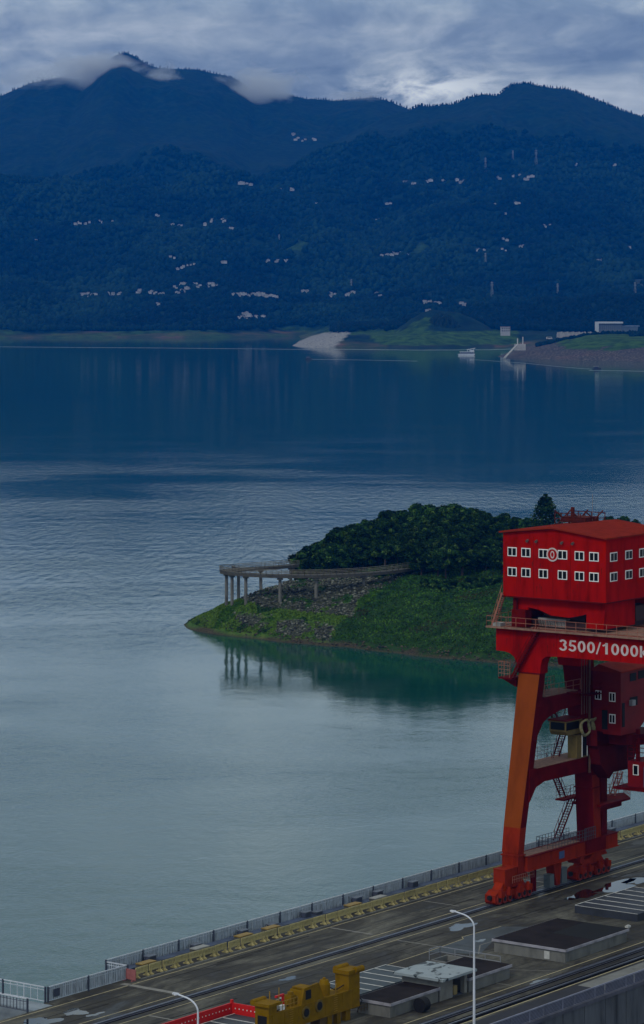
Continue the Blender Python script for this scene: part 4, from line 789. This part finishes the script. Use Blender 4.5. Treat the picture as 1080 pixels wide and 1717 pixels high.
for (a, c, t_) in ((-74.1,-73.0,T0+.1),(-74.1,-73.2,T1-.5),(-64.2,-63.5,T0+.2),(-62.6,-62.0,T0+.2),(-61.0,-60.2,T0+.3),(-60.0,-59.3,T1-.6)): b = MB(og); b.box(a, c, t_, t_+.5, 35, 36.35); b.build('leg', YEL, ym)
b = MB(og); b.tube((-58.6,T1-.4,35.9), (-57.8,T1-.4,35.9), .3); b.rail([(-59,T0+.2,35.4),(-57.4,T0+.2,35.4)], .7, .5, .05); b.box(-65.4,-63.2,T0+.3,T1-.2,35.3,36.2); b.build('drive_unit', mat('drive_brown', (.10,.06,.02), .6), ym)
b = MB(og); b.box(-74.24,-74.2,T0+.25,T1-.35,36.8,38.0); b.build('opening', DARK, ym)
b = MB(og); b.rail([(-71.8,T0+.15,38.15),(-69.3,T0+.15,38.15)], .9, .6, .05); b.rail([(-62.9,T0+.2,38.15),(-61.8,T0+.9,38.15)], .7, .4, .05); b.bar((-73.4,T0+.5,39.25), (-73.4,T0+.5,40.3), .08); b.bar((-71.9,T0+.5,38.15), (-71.9,T0+.5,40.4), .06); b.build('handrail', mat('yellow_edge', (.30,.17,.015)), ym)
b = MB(og)
for a_ in (-73.6,-71.6,-69.4,-64.8,-62.0,-60.2): b.box(a_-.03, a_+.03, T0-.035, T0, 36.25, 38.1)
b.box(-74.2, -59.0, T0-.05, T0, 38.05, 38.15); b.box(-73.0, -59.0, T0-.05, T0, 36.2, 36.28); b.build('stiffener', YEL, ym)
b = MB(og); b.path([(-72.8,T0+.3,38.2),(-71.0,T0+.5,38.35),(-69.9,T0+.9,38.2)], .05, 6); b.path([(-63.4,T0+.8,38.9),(-62.2,T0+.7,38.3),(-60.9,T0+.6,38.6)], .05, 6); b.path([(-59.0,T0+.5,37.4),(-58.3,T0+.2,36.6),(-58.6,T0+.6,35.4)], .05, 6); b.build('hose', DARK, ym)
b = MB(og); b.box(-69.9,-69.2,T0+.5,T1-.3,38.15,39.2); b.tube((-69.5,-18.7,39.2), (-69.5,-18.7,39.5), .3); b.build('valve_box', YEL, ym)
b = MB(og); b.bar((-71.0,T0+.7,38.15), (-71.0,T0+.7,39.5), .2); b.bar((-72.2,T0+.7,39.5), (-70.9,T0+.7,39.5), .2); b.build('hose_post', REDW, ym); b = MB(og); b.box(-72.0,-71.2,T0+.3,T1-.3,38.15,38.6); b.build('control_box', WFR, ym)
# ------------------------------------------------------------------ the gantry crane
cr_ = deck_root('gantry_crane', 0, 0, 'towering red and orange gantry crane with windowed machine house marked 3500/1000kN', 'crane'); O3 = (0,0,35)
def part(name, b, mats, parent=None, smooth=False): return b.build(name, mats, parent or cr_, smooth=smooth)
def leg4(s0, s1, t0, t1, z0, S0, S1, T0_, T1_, z1, b, front=0, side=1):
    v = [(s0,t0,z0),(s1,t0,z0),(s1,t1,z0),(s0,t1,z0),(S0,T0_,z1),(S1,T0_,z1),(S1,T1_,z1),(S0,T1_,z1)]
    b.add(v, [(0,3,2,1),(4,5,6,7),(0,1,5,4),(1,2,6,5),(2,3,7,6),(3,0,4,7)], [side,side,side,side,side,front])
# leg A: orange on the face to the left
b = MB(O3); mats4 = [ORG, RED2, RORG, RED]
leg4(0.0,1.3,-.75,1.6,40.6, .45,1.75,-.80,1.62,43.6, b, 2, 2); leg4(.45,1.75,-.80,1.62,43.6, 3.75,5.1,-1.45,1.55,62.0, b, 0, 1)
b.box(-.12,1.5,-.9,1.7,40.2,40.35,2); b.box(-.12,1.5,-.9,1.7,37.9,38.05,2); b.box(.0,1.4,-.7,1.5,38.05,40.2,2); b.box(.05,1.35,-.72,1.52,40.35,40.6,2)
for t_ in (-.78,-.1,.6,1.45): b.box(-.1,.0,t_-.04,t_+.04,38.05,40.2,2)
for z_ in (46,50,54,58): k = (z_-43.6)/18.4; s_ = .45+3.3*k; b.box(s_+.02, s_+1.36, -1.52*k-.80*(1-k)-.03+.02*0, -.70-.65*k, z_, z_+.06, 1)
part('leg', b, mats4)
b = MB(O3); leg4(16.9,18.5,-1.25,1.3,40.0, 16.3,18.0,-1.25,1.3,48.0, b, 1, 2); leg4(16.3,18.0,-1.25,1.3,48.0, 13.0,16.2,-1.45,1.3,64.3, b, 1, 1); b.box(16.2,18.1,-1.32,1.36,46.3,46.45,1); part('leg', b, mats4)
# sill beam
b = MB(O3); b.box(1.4,22.6,-1.2,1.2,38.35,39.95,0); b.box(1.4,22.7,-1.35,1.35,39.95,40.05,1); b.box(1.4,22.7,-1.35,1.35,38.25,38.35,0); b.box(14.8,19.6,-1.32,-1.2,38.35,39.95,1); part('sill_beam', b, [RORG, RED2])
b = MB(O3); b.box(1.6,14,-.9,.9,40.06,40.09); part('walkway_plate', b, RUST)
b = MB(O3); b.box(8.6,9.8,-1.25,-1.2,38.7,39.6); part('name_plate', b, BLUEP)
# bogies
def bogie(s0, label=None):
    o = MB(O3); v0 = len(o.v)
    for k in (0, 5.4):
        x = s0+k; o.prism([(x,35.45),(x+.3,35.2),(x+4.4,35.2),(x+4.7,35.45),(x+4.7,36.3),(x+3.6,36.75),(x+1.1,36.75),(x,36.3)], 1, -.75, .75, 0)
    o.prism([(s0+1.6,36.7),(s0+8.5,36.7),(s0+7.6,37.5),(s0+2.5,37.5)], 1, -.6, .6, 0); o.prism([(s0+3.8,37.5),(s0+9.2,37.5),(s0+8.6,38.2),(s0+5.4,38.2)], 1, -.7, .7, 0)
    bo = part('bogie', o, [RORG])
    for k in (.9,2.35,3.8,6.3,7.75,9.2):
        w_ = MB(O3); w_.tube((s0+k,-.88,35.72), (s0+k,.6,35.72), .58, .58, 18, 0); w_.tube((s0+k,-.95,35.72), (s0+k,-.88,35.72), .3, .3, 12, 1); w_.build('wheel', [mat('wheel_red', (.22,.02,.008), .6), DARK], bo)
    for k in (1.2,3.6,6.4,8.8): w_ = MB(O3); w_.box(s0+k-.5, s0+k+.5, -1.25, -.75, 36.0, 36.7); w_.tube((s0+k-.3,-1.0,36.7), (s0+k-.3,-1.0,37.0), .22); w_.build('drive_motor', RORG, bo)
    w_ = MB(O3); w_.tube((s0-.35,0,36.0), (s0,0,36.0), .3, .3, 14); w_.tube((s0+10.1,0,36.0), (s0+10.45,0,36.0), .3, .3, 14); w_.build('buffer', DARK, bo); return bo
for c_, e_ in ((-5.0, 3.1), (13.4, 21.6)):
    before = set(o.name for o in C.objects); bogie(0.0)
    for o in [q for q in C.objects if q.name not in before]:
        for v in o.data.vertices: v.co.x = c_+v.co.x*(e_-c_)/10.1
b = MB(O3); b.box(-2.9,-.2,-.75,.9,37.3,39.0); b.box(-2.8,-.4,-.7,.8,36.8,37.3); part('motor_cabinet', b, RORG); b = MB(O3); b.box(-2.95,-.15,-.8,.95,39.0,39.08); b.box(-2.93,-2.9,-.3,.5,37.5,37.8); part('cabinet_lid', b, RORG)
b = MB(O3); b.rail([(-1.6,-1.0,37.3),(3.2,-1.0,37.3)], .8, .5, .05, 2); part('handrail', b, RAILM)
b = MB(O3); b.box(13,17,-.9,.9,38.0,38.3); b.tube((14.2,-1.1,37.7), (14.2,.8,37.7), .5); part('equaliser', b, RORG)
b = MB(O3); leg4(9.0,9.8,-.6,.6,35.3, 8.2,10.2,-.6,.6,38.3, b, 0, 0); part('cable_post', b, [RORG]); b = MB(O3); b.box(7.6,8.6,-.5,.4,35.2,36.8); part('cabinet', b, mat('cabinet_grey', (.10,.12,.13), .6)); b = MB(O3); b.box(10.4,11.6,-.5,.5,35.3,37.2); part('cabinet', b, mat('cabinet_grey', (.10,.12,.13), .6)); b = MB(O3); b.box(4.7,4.95,.2,.5,35.1,38.3); b.box(5.4,5.6,.2,.5,35.1,38.3); part('conduit', b, RED2)
# ties
b = MB(O3); b.prism([(4.5,59.0),(13.9,59.0),(14.6,57.2),(9,57.0),(6.4,56.5),(5.0,55.9),(3.9,54.6),(3.0,54.0)], 1, -1.15, 1.15); part('tie_beam', b, RED2)
b = MB(O3); b.prism([(2.0,50.5),(17,50.5),(17,48.6),(5.3,48.7),(3.4,48.2),(2.0,46.6)], 1, -1.15, 1.15); part('tie_beam', b, RED2)
b = MB(O3); b.box(3.4,15.9,-1.3,2.2,50.52,50.6); part('walkway_plate', b, RUST); b = MB(O3); b.box(5.2,12.8,-1.3,2.2,59.02,59.1); part('walkway_plate', b, RUST)
b = MB(O3); b.rail([(5.2,2.15,59.1),(12.8,2.15,59.1)], 1.5, .8, .05, 3); b.rail([(5.2,-1.25,59.1),(13.5,-1.25,59.1)], 1.3, 1.8, .05, 2); part('handrail', b, RAILM)
b = MB(O3); b.rail([(3.4,2.15,50.6),(14.5,2.15,50.6)], 1.5, .8, .05, 3); part('handrail', b, GREYRL)
b = MB(O3); b.box(10.2,11.6,-2.7,-1.25,59.0,59.1); b.box(13.2,16.6,-2.9,-1.5,58.4,58.5); b.rail([(13.2,-2.9,58.5),(16.6,-2.9,58.5)], 1.3, 1.2, .05, 2); part('balcony', b, RED2)
# zigzag stairs on the lake side
b = MB(O3); b.stair((9.4,1.3,59.0), (12.3,1.3,55.4), .8); b.stair((15.4,1.3,55.2), (12.6,1.3,50.6), .8); b.stair((10.9,1.3,50.2), (14.2,1.3,45.3), .8); b.stair((16.6,1.3,45.1), (12.6,1.3,40.1), .8); part('stair', b, RED2)
b = MB(O3); b.box(12.0,18.5,1.3,2.6,55.0,55.18); part('landing', b, RED2); b = MB(O3); b.box(13.8,18.2,1.3,2.6,44.85,45.05); part('landing', b, RED2)
b = MB(O3); b.rail([(12.6,2.6,55.2),(16,2.6,55.2)], 1.2, .8, .05, 2, .4); b.rail([(14.0,2.6,45.05),(18.2,2.6,45.05)], 1.2, .8, .05, 3); part('handrail', b, GREYRL)
b = MB(O3); b.rail([(7.2,-1.2,40.1),(14.8,-1.2,40.1)], 1.3, .7, .05, 3); b.rail([(7.2,-1.2,40.1),(7.2,1.2,40.1)], 1.3, .7, .05, 3); b.rail([(7.2,1.2,40.1),(14.8,1.2,40.1)], 1.3, .7, .05, 3); b.rail([(14.2,-1.45,40.1),(16.8,-1.45,40.1)], 1.5, .4, .06, 3); part('handrail', b, mat('dark_handrail', (.06,.06,.08), .5))
# column, landing and hanging cabin to the right
b = MB(O3); b.box(19.8,21.2,-.5,.5,40.05,52.0); part('lift_column', b, RED2)
b = MB(O3); b.prism([(17.4,-1.9),(24.6,-1.9),(27.5,.8),(24,2.4),(17.4,2.4)], 2, 43.9, 44.15); b.box(17.4,23.6,-1.2,1.2,43.2,43.9); part('landing', b, RED2); b = MB(O3); b.rail([(18.2,2.3,44.15),(24,2.3,44.15),(27.4,.8,44.15),(24.6,-1.85,44.15)], 1.25, .7, .05, 3); b.stair((24.5,.4,44.1), (26.6,.4,47.0), .7); b.stair((19.0,1.0,40.1), (22.4,1.0,43.9), .7); part('handrail', b, RAILM)
hc = MB(O3); hc.box(18.2,23.5,-9.6,-5.3,46.8,50.0); hc = part('hanging_cabin', hc, mat('cabin_red', (.17,.006,.006), .6, .3, .6, spec=.08))
b = MB(O3); b.box(18.1,18.2,-6.9,-6.1,48.3,49.6); b.build('window', [WFR], hc); b = MB(O3); b.box(18.06,18.1,-6.78,-6.22,48.4,49.5); b.build('pane', GLASS, hc); b = MB(O3); b.box(18.1,18.2,-9.2,-7.6,46.9,49.4); b.build('door', mat('door_blue', (.08,.05,.10), .6), hc)
b = MB(O3); b.box(17.0,23.6,-9.8,-3.9,46.5,46.78); part('cabin_floor', b, RED2)
b = MB(O3); b.rail([(17.0,-3.9,46.8),(17.0,-5.2,46.8)], 1.6, .6, .06, 3); part('cage', b, RED2); b = MB(O3); b.rail([(18.2,-5.3,50),(18.2,-9.6,50)], 2.9, .9, .09, 5); part('cage', b, RED2); b = MB(O3); b.rail([(22.5,-5.3,50),(22.5,-9.6,50)], 2.9, .9, .09, 5); b.bar((18.5,-6.6,50), (18.5,-6.6,54), .4); b.bar((18.5,-8.2,50), (18.5,-8.2,54), .4); part('cage', b, RED2)
# bracket and auxiliary machinery house
b = MB(O3); b.prism([(14.6,54.0),(15.5,49.6),(17.6,47.6),(18.6,48.3),(23.0,48.2),(24.8,51.2),(25.2,52.0),(14.6,52.0)], 1, -3.0, -1.3); part('bracket', b, mat('bracket_red', (.08,.004,.004), .7, .3, .6, spec=.05))
b = MB(O3); b.tube((20.5,-4.0,52.0), (20.5,-4.0,53.4), 3.2, 3.6, 28); part('slewing_ring', b, mat('bracket_red', (.08,.004,.004)))
ah = MB(O3); ah.prism([(16,53.4),(20.0,53.4),(25.5,57.0),(30,57.0),(30,61.6),(16,61.2)], 1, -5.6, -1.5); ah = part('auxiliary_house', ah, mat('aux_red', (.16,.004,.004), .5, .3, .4, spec=.2))
b = MB(O3); b.loft([(15.7,-5.9,61.2),(30.2,-5.9,61.6),(30.2,-1.2,61.6),(15.7,-1.2,61.2)], [(15.7,-5.8,61.35),(30.2,-5.8,61.75),(30.2,-2.6,62.5),(15.7,-2.6,62.1)]); b.build('roof', ROOFM, ah)
def win_s(s, t, z, w, h, parent):
    q = MB(O3); q.box(s-.07, s, t-w/2, t+w/2, z-h/2, z+h/2, 0); q.box(s-.09, s-.07, t-w/2+.11, t-.06, z-h/2+.11, z+h/2-.11, 1); q.box(s-.09, s-.07, t+.06, t+w/2-.11, z-h/2+.11, z+h/2-.11, 1); return q.build('window', [WFR, GLASS], parent)
def win_t(s, t, z, w, h, parent):
    q = MB(O3); q.box(s-w/2, s+w/2, t-.07, t, z-h/2, z+h/2, 0); q.box(s-w/2+.11, s-.06, t-.09, t-.07, z-h/2+.11, z+h/2-.11, 1); q.box(s+.06, s+w/2-.11, t-.09, t-.07, z-h/2+.11, z+h/2-.11, 1); return q.build('window', [WFR, GLASS], parent)
for t_, z_ in ((-2.35,58.2),(-4.4,58.1),(-4.4,55.4)): win_s(16, t_, z_, .9, 1.15, ah)
b = MB(O3); b.box(18.2,19.7,-5.66,-5.6,59.9,60.9); b.build('window', DARK, ah); b = MB(O3); b.box(20.2,21.7,-5.66,-5.6,60.0,61.0); b.build('window', DARK, ah); b = MB(O3); b.box(18.2,20.0,-5.66,-5.6,56.8,57.9); b.build('window', DARK, ah); b = MB(O3); b.box(15.94,16,-3.7,-2.9,54.0,56.4); b.build('door', DARK, ah); b = MB(O3); b.box(16.3,16.9,-5.66,-5.6,54.4,57.4); b.build('opening', DARK, ah)
b = MB(O3); b.box(18.0,18.8,-6.1,-5.6,56.9,57.6); b.build('air_conditioner', mat('ac_grey', (.25,.26,.28), .6), ah)
b = MB(O3); b.tube((15.4,-1.42,48.5), (15.4,-1.42,64.2), .16, .16, 8); [b.tube((13.4+i*.6,-1.52,56), (13.4+i*.6,-1.52,64.2), .06, .06, 6) for i in range(4)]; part('conduit', b, mat('conduit_brown', (.14,.07,.05), .6))
# driver cabin with cable loops and cream kiosk
b = MB(O3); b.prism([(9.9,54.2),(10.3,53.7),(13.8,53.7),(13.8,55.5),(9.9,55.5)], 1, -1.4, 1.0, 0); dcab = part('operator_cabin', b, CAPY); b = MB(O3); b.box(10.0,12.9,-1.44,-1.4,54.35,55.3); b.box(9.85,9.9,-1.2,.8,54.4,55.3); b.build('window', GLASS, dcab); b = MB(O3); b.box(9.7,14,-1.6,1.2,55.5,55.62); b.build('roof', RED2, dcab)
b = MB(O3)
for cs, rr, rz in ((13.6,.95,.95),(13.75,.85,1.0),(15.1,.6,.9),(16.1,.75,.95),(16.25,.62,.9)):
    pts = [(cs+rr*math.cos(k)*1.15, -1.9+.1*math.sin(k*3), 54.35+rz*math.sin(k)) for k in np.linspace(0, 2*math.pi, 21)]; b.path(pts, .13, 6)
part('cable_loop', b, mat('cable_pale', (.26,.23,.12), .8, .3, 3))
b = MB(O3); b.box(12.4,14.9,-1.45,-.1,50.6,53.5); kk = part('kiosk', b, CAPY); b = MB(O3); b.box(13.7,14.6,-1.5,-1.45,50.8,53.1); b.build('door', DARK, kk); b = MB(O3); b.box(13.5,13.6,-1.53,-1.45,50.7,53.4); b.box(14.7,14.8,-1.53,-1.45,50.7,53.4); b.build('door_frame', WFR, kk)
b = MB(O3); b.tube((15.3,-1.3,52.2), (15.3,-1.45,52.2), .3, .3, 14); part('round_sign', b, LETTER)
# main girders
gp = [(4.9,67.3),(4.9,64.45),(3.6,64.4),(2.9,64.25),(2.3,63.85),(1.9,63.2),(1.62,62.0),(-1.5,62.0),(-1.55,63.0),(-1.8,63.8),(-2.4,64.2),(-4.3,64.3),(-30,64.3),(-30,67.3)]
for s0, s1 in ((3.8, 5.5), (13.0, 14.9)):
    b = MB(O3); b.prism(gp, 0, s0, s1, 0); part('girder', b, RED)
b = MB(O3); b.box(3.72,3.8,-1.5,1.62,61.9,62.1); [b.box(3.74,3.8,t_-.06,t_+.06,61.3,61.9) for t_ in (-1.2,-.4,.4,1.2)]; part('leg_flange', b, RED2)
b = MB(O3); b.box(5.5,13.0,3.2,4.7,64.6,67.2); b.box(5.5,13.0,-1.5,1.3,64.6,67.2); part('end_beam', b, RED2)
b = MB(O3); b.box(2.9,3.85,-30,5.8,67.32,67.48); b.box(3.85,16.0,4.8,5.8,67.32,67.48); b.box(5.4,13.1,-30,4.7,67.32,67.42); b.box(14.8,16,-30,4.8,67.32,67.48); part('platform', b, RUST)
b = MB(O3); b.box(2.84,2.9,-30,5.8,67.3,67.5); b.box(2.9,16,5.8,5.86,67.3,67.5); part('platform_edge', b, RUST)
b = MB(O3); [b.box(3.785,3.8,t_-.02,t_+.02,64.5,67.2) for t_ in (2.4,-.9,-3.9,-6.9,-9.9,-12.9,-15.9)]; b.box(3.78,3.8,-30,4.85,66.95,67.0); part('weld_seam', b, RED2)
b = MB(O3); b.rail([(2.95,-30,67.5),(2.95,5.75,67.5)], 1.25, 1.45, .05, 2); b.rail([(2.95,5.75,67.5),(16,5.75,67.5)], 1.25, 1.6, .05, 2); part('handrail', b, RAILM)
# stair on the girder face and landing by the leg
b = MB(O3); b.stair((3.0,-1.4,67.2), (3.0,2.2,61.4), .7, 'x'); part('stair', b, RED2)
b = MB(O3); b.box(2.6,5.4,1.9,3.8,61.2,61.4); b.prism([(1.9,61.2),(1.9,60.2),(4.2,61.2)], 0, 3.6, 4.6); part('landing', b, RED2); b = MB(O3); b.rail([(2.65,2.2,61.4),(2.65,3.8,61.4),(5.4,3.8,61.4)], 1.9, .75, .05, 4); part('handrail', b, RAILM)
# trolley frame under the house
b = MB(O3); b.prism([(3.1,71.2),(3.1,67.9),(1.0,67.9),(.9,69.9),(-.6,69.7),(-2.4,69.1),(-5.0,69.0),(-6.8,69.4),(-7.4,69.6),(-7.4,67.9),(-9.8,67.9),(-10.1,71.2)], 0, 4.9, 5.3); part('trolley_frame', b, RED)
b = MB(O3); b.box(5.3,12,-10.0,-9.6,67.9,71.2); b.box(16.6,17.4,-10.4,2.8,67.9,71.2); b.box(5.3,17,2.6,3.0,67.9,71.2); part('trolley_frame', b, RED)
b = MB(O3); b.box(6,16,-9,2,67.5,68.4); b.box(7,15,-6,0,68.4,69.4); b.tube((7,-3,69.5), (15,-3,69.5), .9, .9, 16); b.tube((7,-7,69.4), (15,-7,69.4), .9, .9, 16); b.box(12.5,15.5,-9.8,-8.2,68.2,70.1); part('winch', b, mat('winch_dark', (.03,.012,.014), .6, .3, 1))
b = MB(O3); b.box(4.2,5.6,.9,2.9,67.5,69.6); b.tube((4.6,2.6,67.5), (4.6,2.6,70.9), .3); part('cabinet', b, RED2); b = MB(O3); b.box(6.0,7,-3.8,.2,67.6,68.6); b.box(8,9.5,-9.9,-9.5,68.0,68.6); b.box(3.2,4.4,3.9,5.0,67.5,67.9); part('gearbox', b, mat('gear_grey', (.30,.30,.29), .6, .3, 1))
b = MB(O3); b.stair((3.6,5.4,67.5), (3.6,3.9,71.6), .8, 'x'); part('stair', b, RAILM)
# machine house
mh = MB(O3); mh.add([(4,-10.7,71.25),(4,4.0,71.25),(4,4.0,78.95),(4,-3.3,79.75),(4,-10.7,78.85),(18.6,-10.7,71.25),(18.6,4.0,71.25),(18.6,4.0,78.95),(18.6,-3.3,79.75),(18.6,-10.7,78.85)], [(0,1,2,3,4),(9,8,7,6,5),(0,5,6,1),(1,6,7,2),(2,7,8,3),(3,8,9,4),(4,9,5,0)]); mh = part('machine_house', mh, RED)
b = MB(O3); b.box(3.86,18.7,-10.84,4.14,71.1,71.25); b.build('floor_edge', RED2, mh)
b = MB(O3)
for ta, za, tb, zb_ in ((4.35,78.98,-3.3,79.82),(-11.05,78.88,-3.3,79.82)):
    n = 26
    b.loft([(3.55,ta,za),(18.95,ta,za),(18.95,tb,zb_),(3.55,tb,zb_)], [(3.55,ta,za+.14),(18.95,ta,za+.14),(18.95,tb,zb_+.14),(3.55,tb,zb_+.14)])
    for i in range(n*2+1): s_ = 3.6+i*15.3/(n*2); b.bar((s_,ta,za+.16), (s_,tb,zb_+.16), .10, .06)
b.build('roof', ROOFM, mh)
for t_ in (2.65,.65,-1.85,-4.6,-7.0,-9.05):
    for z_ in (76.7, 74.25): win_s(4, t_, z_, 1.32, 1.1, mh)
for s_ in (5.75,9.3,12.6,16.1):
    for z_ in (76.65, 74.25): win_t(s_, -10.7, z_, 1.6, 1.1, mh)
def ringm(r0, r1, ct, cz, s0, s1, ky=1.0, parent=None, name='emblem'):
    q = MB(O3); n = 28; v = []
    for s_ in (s0, s1):
        for r in (r0, r1): v += [(s_, ct+r*math.cos(2*math.pi*i/n)*(ky), cz+r*math.sin(2*math.pi*i/n)) for i in range(n)]
    f = []
    for i in range(n): j = (i+1) % n; f += [(i,j,n+j,n+i),(2*n+i,3*n+i,3*n+j,2*n+j),(n+i,n+j,3*n+j,3*n+i),(i,2*n+i,2*n+j,j)]
    q.add(v, f); return q.build(name, LETTER, parent)
b = MB(O3); b.tube((3.99,-3.2,76.65), (3.90,-3.2,76.65), .84, .84, 28); b.build('emblem_plate', RED, mh); ringm(.66, .84, -3.2, 76.65, 3.86, 3.90, 1.0, mh); ringm(.30, .46, -3.2, 76.65, 3.86, 3.90, .62, mh)
for t_ in (.35,-.95,-4.6,-6.15): b = MB(O3); b.tube((3.6,t_,78.1), (3.95,t_,78.25), .17, .12, 10); b.build('flood_light', mat('flood_grey', (.12,.10,.09), .5), mh)
for t_ in (-10.5,-6.6,-3.2,1.9): pass
rr_ = random.Random(3)
for nm_, sx_, z1_, tt in (('rust_streak', 3.992, 71.4, [(rr_.uniform(-10.3, 3.7), rr_.uniform(72.5, 76)) for _ in range(16)]), ('rust_streak', 3.792, 64.6, [(rr_.uniform(-16, 4), rr_.uniform(65.4, 67)) for _ in range(12)])):
    b = MB(O3); [b.prism([(t_-.05, z_), (t_+.06, z_-.1), (t_+.02, z_-rr_.uniform(.6, 1.6))], 0, sx_, sx_+.006) for t_, z_ in tt]; b.build(nm_, mat('rust_run', (.13,.012,.006), .9, .4, 2, spec=.02), mh)
b = MB(O3); [b.box(3.985,3.999,t_-.015,t_+.015,71.3,78.7) for t_ in (2.0,-.4,-3.2,-5.7,-8.2)]; b.build('sheet_joint', RED2, mh)
# rooftop frame and aerial behind the left roof edge
b = MB(O3)
for z_ in (79.3,80.0,80.7): b.rail([(15,3.4,z_-.6),(15,-1.5+(z_-79.3)*.8,z_-.6)], .65, 1.0, .09, 1); b.rail([(19,3.4,z_-.6),(19,-1.5,z_-.6)], .65, 1.0, .09, 1)
for t_ in (3.4,1.0,-1.2): b.bar((15,t_,79), (19,t_,81.0), .12); b.bar((15,t_,81.0), (19,t_,79), .12)
b.box(15.5,18.5,-.8,2.8,79.6,80.3); b.bar((16,1.4,80.3), (16,1.4,81.5), .35); b.build('roof_frame', mat('frame_rust', (.085,.016,.012), .8, .3, 1, spec=.05), mh)
b = MB(O3); b.bar((17,-.9,79.5), (17,-.9,83.2), .04); b.build('aerial', mat('aerial_grey', (.12,.09,.09), .6), mh)
# lettering
def stroke(pts, w):
    P = [Vector(p) for p in pts]; Lf, Rt = [], []
    for i, p in enumerate(P):
        d = (P[min(i+1, len(P)-1)]-P[max(i-1, 0)]).normalized(); n_ = Vector((-d.y, d.x))*w/2; Lf.append(p+n_); Rt.append(p-n_)
    return [[Rt[i], Rt[i+1], Lf[i+1], Lf[i]] for i in range(len(P)-1)]
def arc(cx, cy, rx, ry, a0, a1, n=16): return [(cx+rx*math.cos(math.radians(a0+(a1-a0)*i/n)), cy+ry*math.sin(math.radians(a0+(a1-a0)*i/n))) for i in range(n+1)]
GL = {'0': [(arc(.27,.5,.195,.425,0,360,30), .155)], '3': [(arc(.26,.735,.185,.185,165,-80), .15), (arc(.26,.295,.205,.22,80,-165), .15)],
      '5': [([(.52,.925),(.11,.925)], .15), ([(.16,.96),(.10,.47)], .14), (arc(.26,.31,.21,.235,140,-160), .15)], '1': [([(.33,0),(.33,1)], .17), ([(.34,.93),(.20,.80),(.06,.72)], .13)],
      '/': [([(.0,-.06),(.27,1.03)], .10)], 'k': [([(.08,0),(.08,1)], .15), ([(.08,.3),(.48,.74)], .15), ([(.2,.42),(.5,0)], .16)], 'N': [([(.08,0),(.08,1)], .16), ([(.54,0),(.54,1)], .16), ([(.08,.95),(.54,.05)], .17)]}
b = MB(O3); tx = 0.0; K = 11.15/5.58
for ch_ in '3500/1000kN':
    for pts, w in GL[ch_]:
        for q in stroke(pts, w): b.add([(s_, -4.25-(tx+p_.x)*K, 65.1+p_.y*1.36) for s_ in (3.79, 3.765) for p_ in q], [(0,1,2,3),(7,6,5,4),(0,4,5,1),(1,5,6,2),(2,6,7,3),(3,7,4,0)])
    tx += .37 if ch_ == '/' else .66
part('lettering', b, LETTER)
# ------------------------------------------------------------------ clouds clinging to the peak
def mist(cx, py, Yd, rx, rz, dens, seed):
    m = bpy.data.materials.new('mist_volume'); m.use_nodes = True; t = m.node_tree; t.nodes.clear(); o_ = N(t, 'ShaderNodeOutputMaterial'); pv = N(t, 'ShaderNodeVolumePrincipled')
    pv.inputs['Color'].default_value = (1,1,1,1); pv.inputs['Anisotropy'].default_value = .65; tcn = N(t, 'ShaderNodeTexCoord'); v = tcn.outputs['Object']
    ln = N(t, 'ShaderNodeVectorMath', operation='LENGTH'); L(t, v, ln.inputs[0]); nn = noise(t, v, 1.5, 6, .62, .5, (1,1,1), (seed,0,0))
    e = math_n(t, 'SUBTRACT', math_n(t, 'MULTIPLY', nn, 2.6), math_n(t, 'ADD', math_n(t, 'MULTIPLY', ln.outputs['Value'], 1.15), .45), True)
    L(t, math_n(t, 'MULTIPLY', e, dens), pv.inputs['Density']); L(t, pv.outputs[0], o_.inputs['Volume'])
    bm = bmesh.new(); bmesh.ops.create_icosphere(bm, subdivisions=3, radius=1); me = bpy.data.meshes.new('mist'); bm.to_mesh(me); bm.free(); me.materials.append(m)
    o = bpy.data.objects.new('mist', me); C.objects.link(o); o.location = ((cx-540)/F*Yd, Yd, HC-(py-HZ)/F*Yd); o.scale = (rx, 70, rz); tag(o, 'pale cloud wisp clinging to the mountain crest', 'cloud', kind='stuff')
mist(150, 118, 9400, 200, 80, .08, 1); mist(268, 130, 9400, 90, 62, .05, 4); mist(435, 142, 9420, 165, 80, .08, 7); mist(60, 128, 9420, 170, 50, .02, 17); mist(600, 160, 9500, 120, 30, .02, 12)
# ------------------------------------------------------------------ haze
b = MB(); b.box(-2650, 2650, -700, 11300, -8, 1040); hz = tag(b.build('haze', MATS['dark_void']), 'even bluish air over the lake', 'haze', kind='stuff')
m = bpy.data.materials.new('haze_volume'); m.use_nodes = True; t = m.node_tree; t.nodes.clear(); o_ = N(t, 'ShaderNodeOutputMaterial'); pv = N(t, 'ShaderNodeVolumePrincipled')
pv.inputs['Color'].default_value = (*HAZE_COL, 1); pv.inputs['Density'].default_value = HAZE_DENS; pv.inputs['Anisotropy'].default_value = .2; L(t, pv.outputs[0], o_.inputs['Volume']); hz.data.materials.clear(); hz.data.materials.append(m)
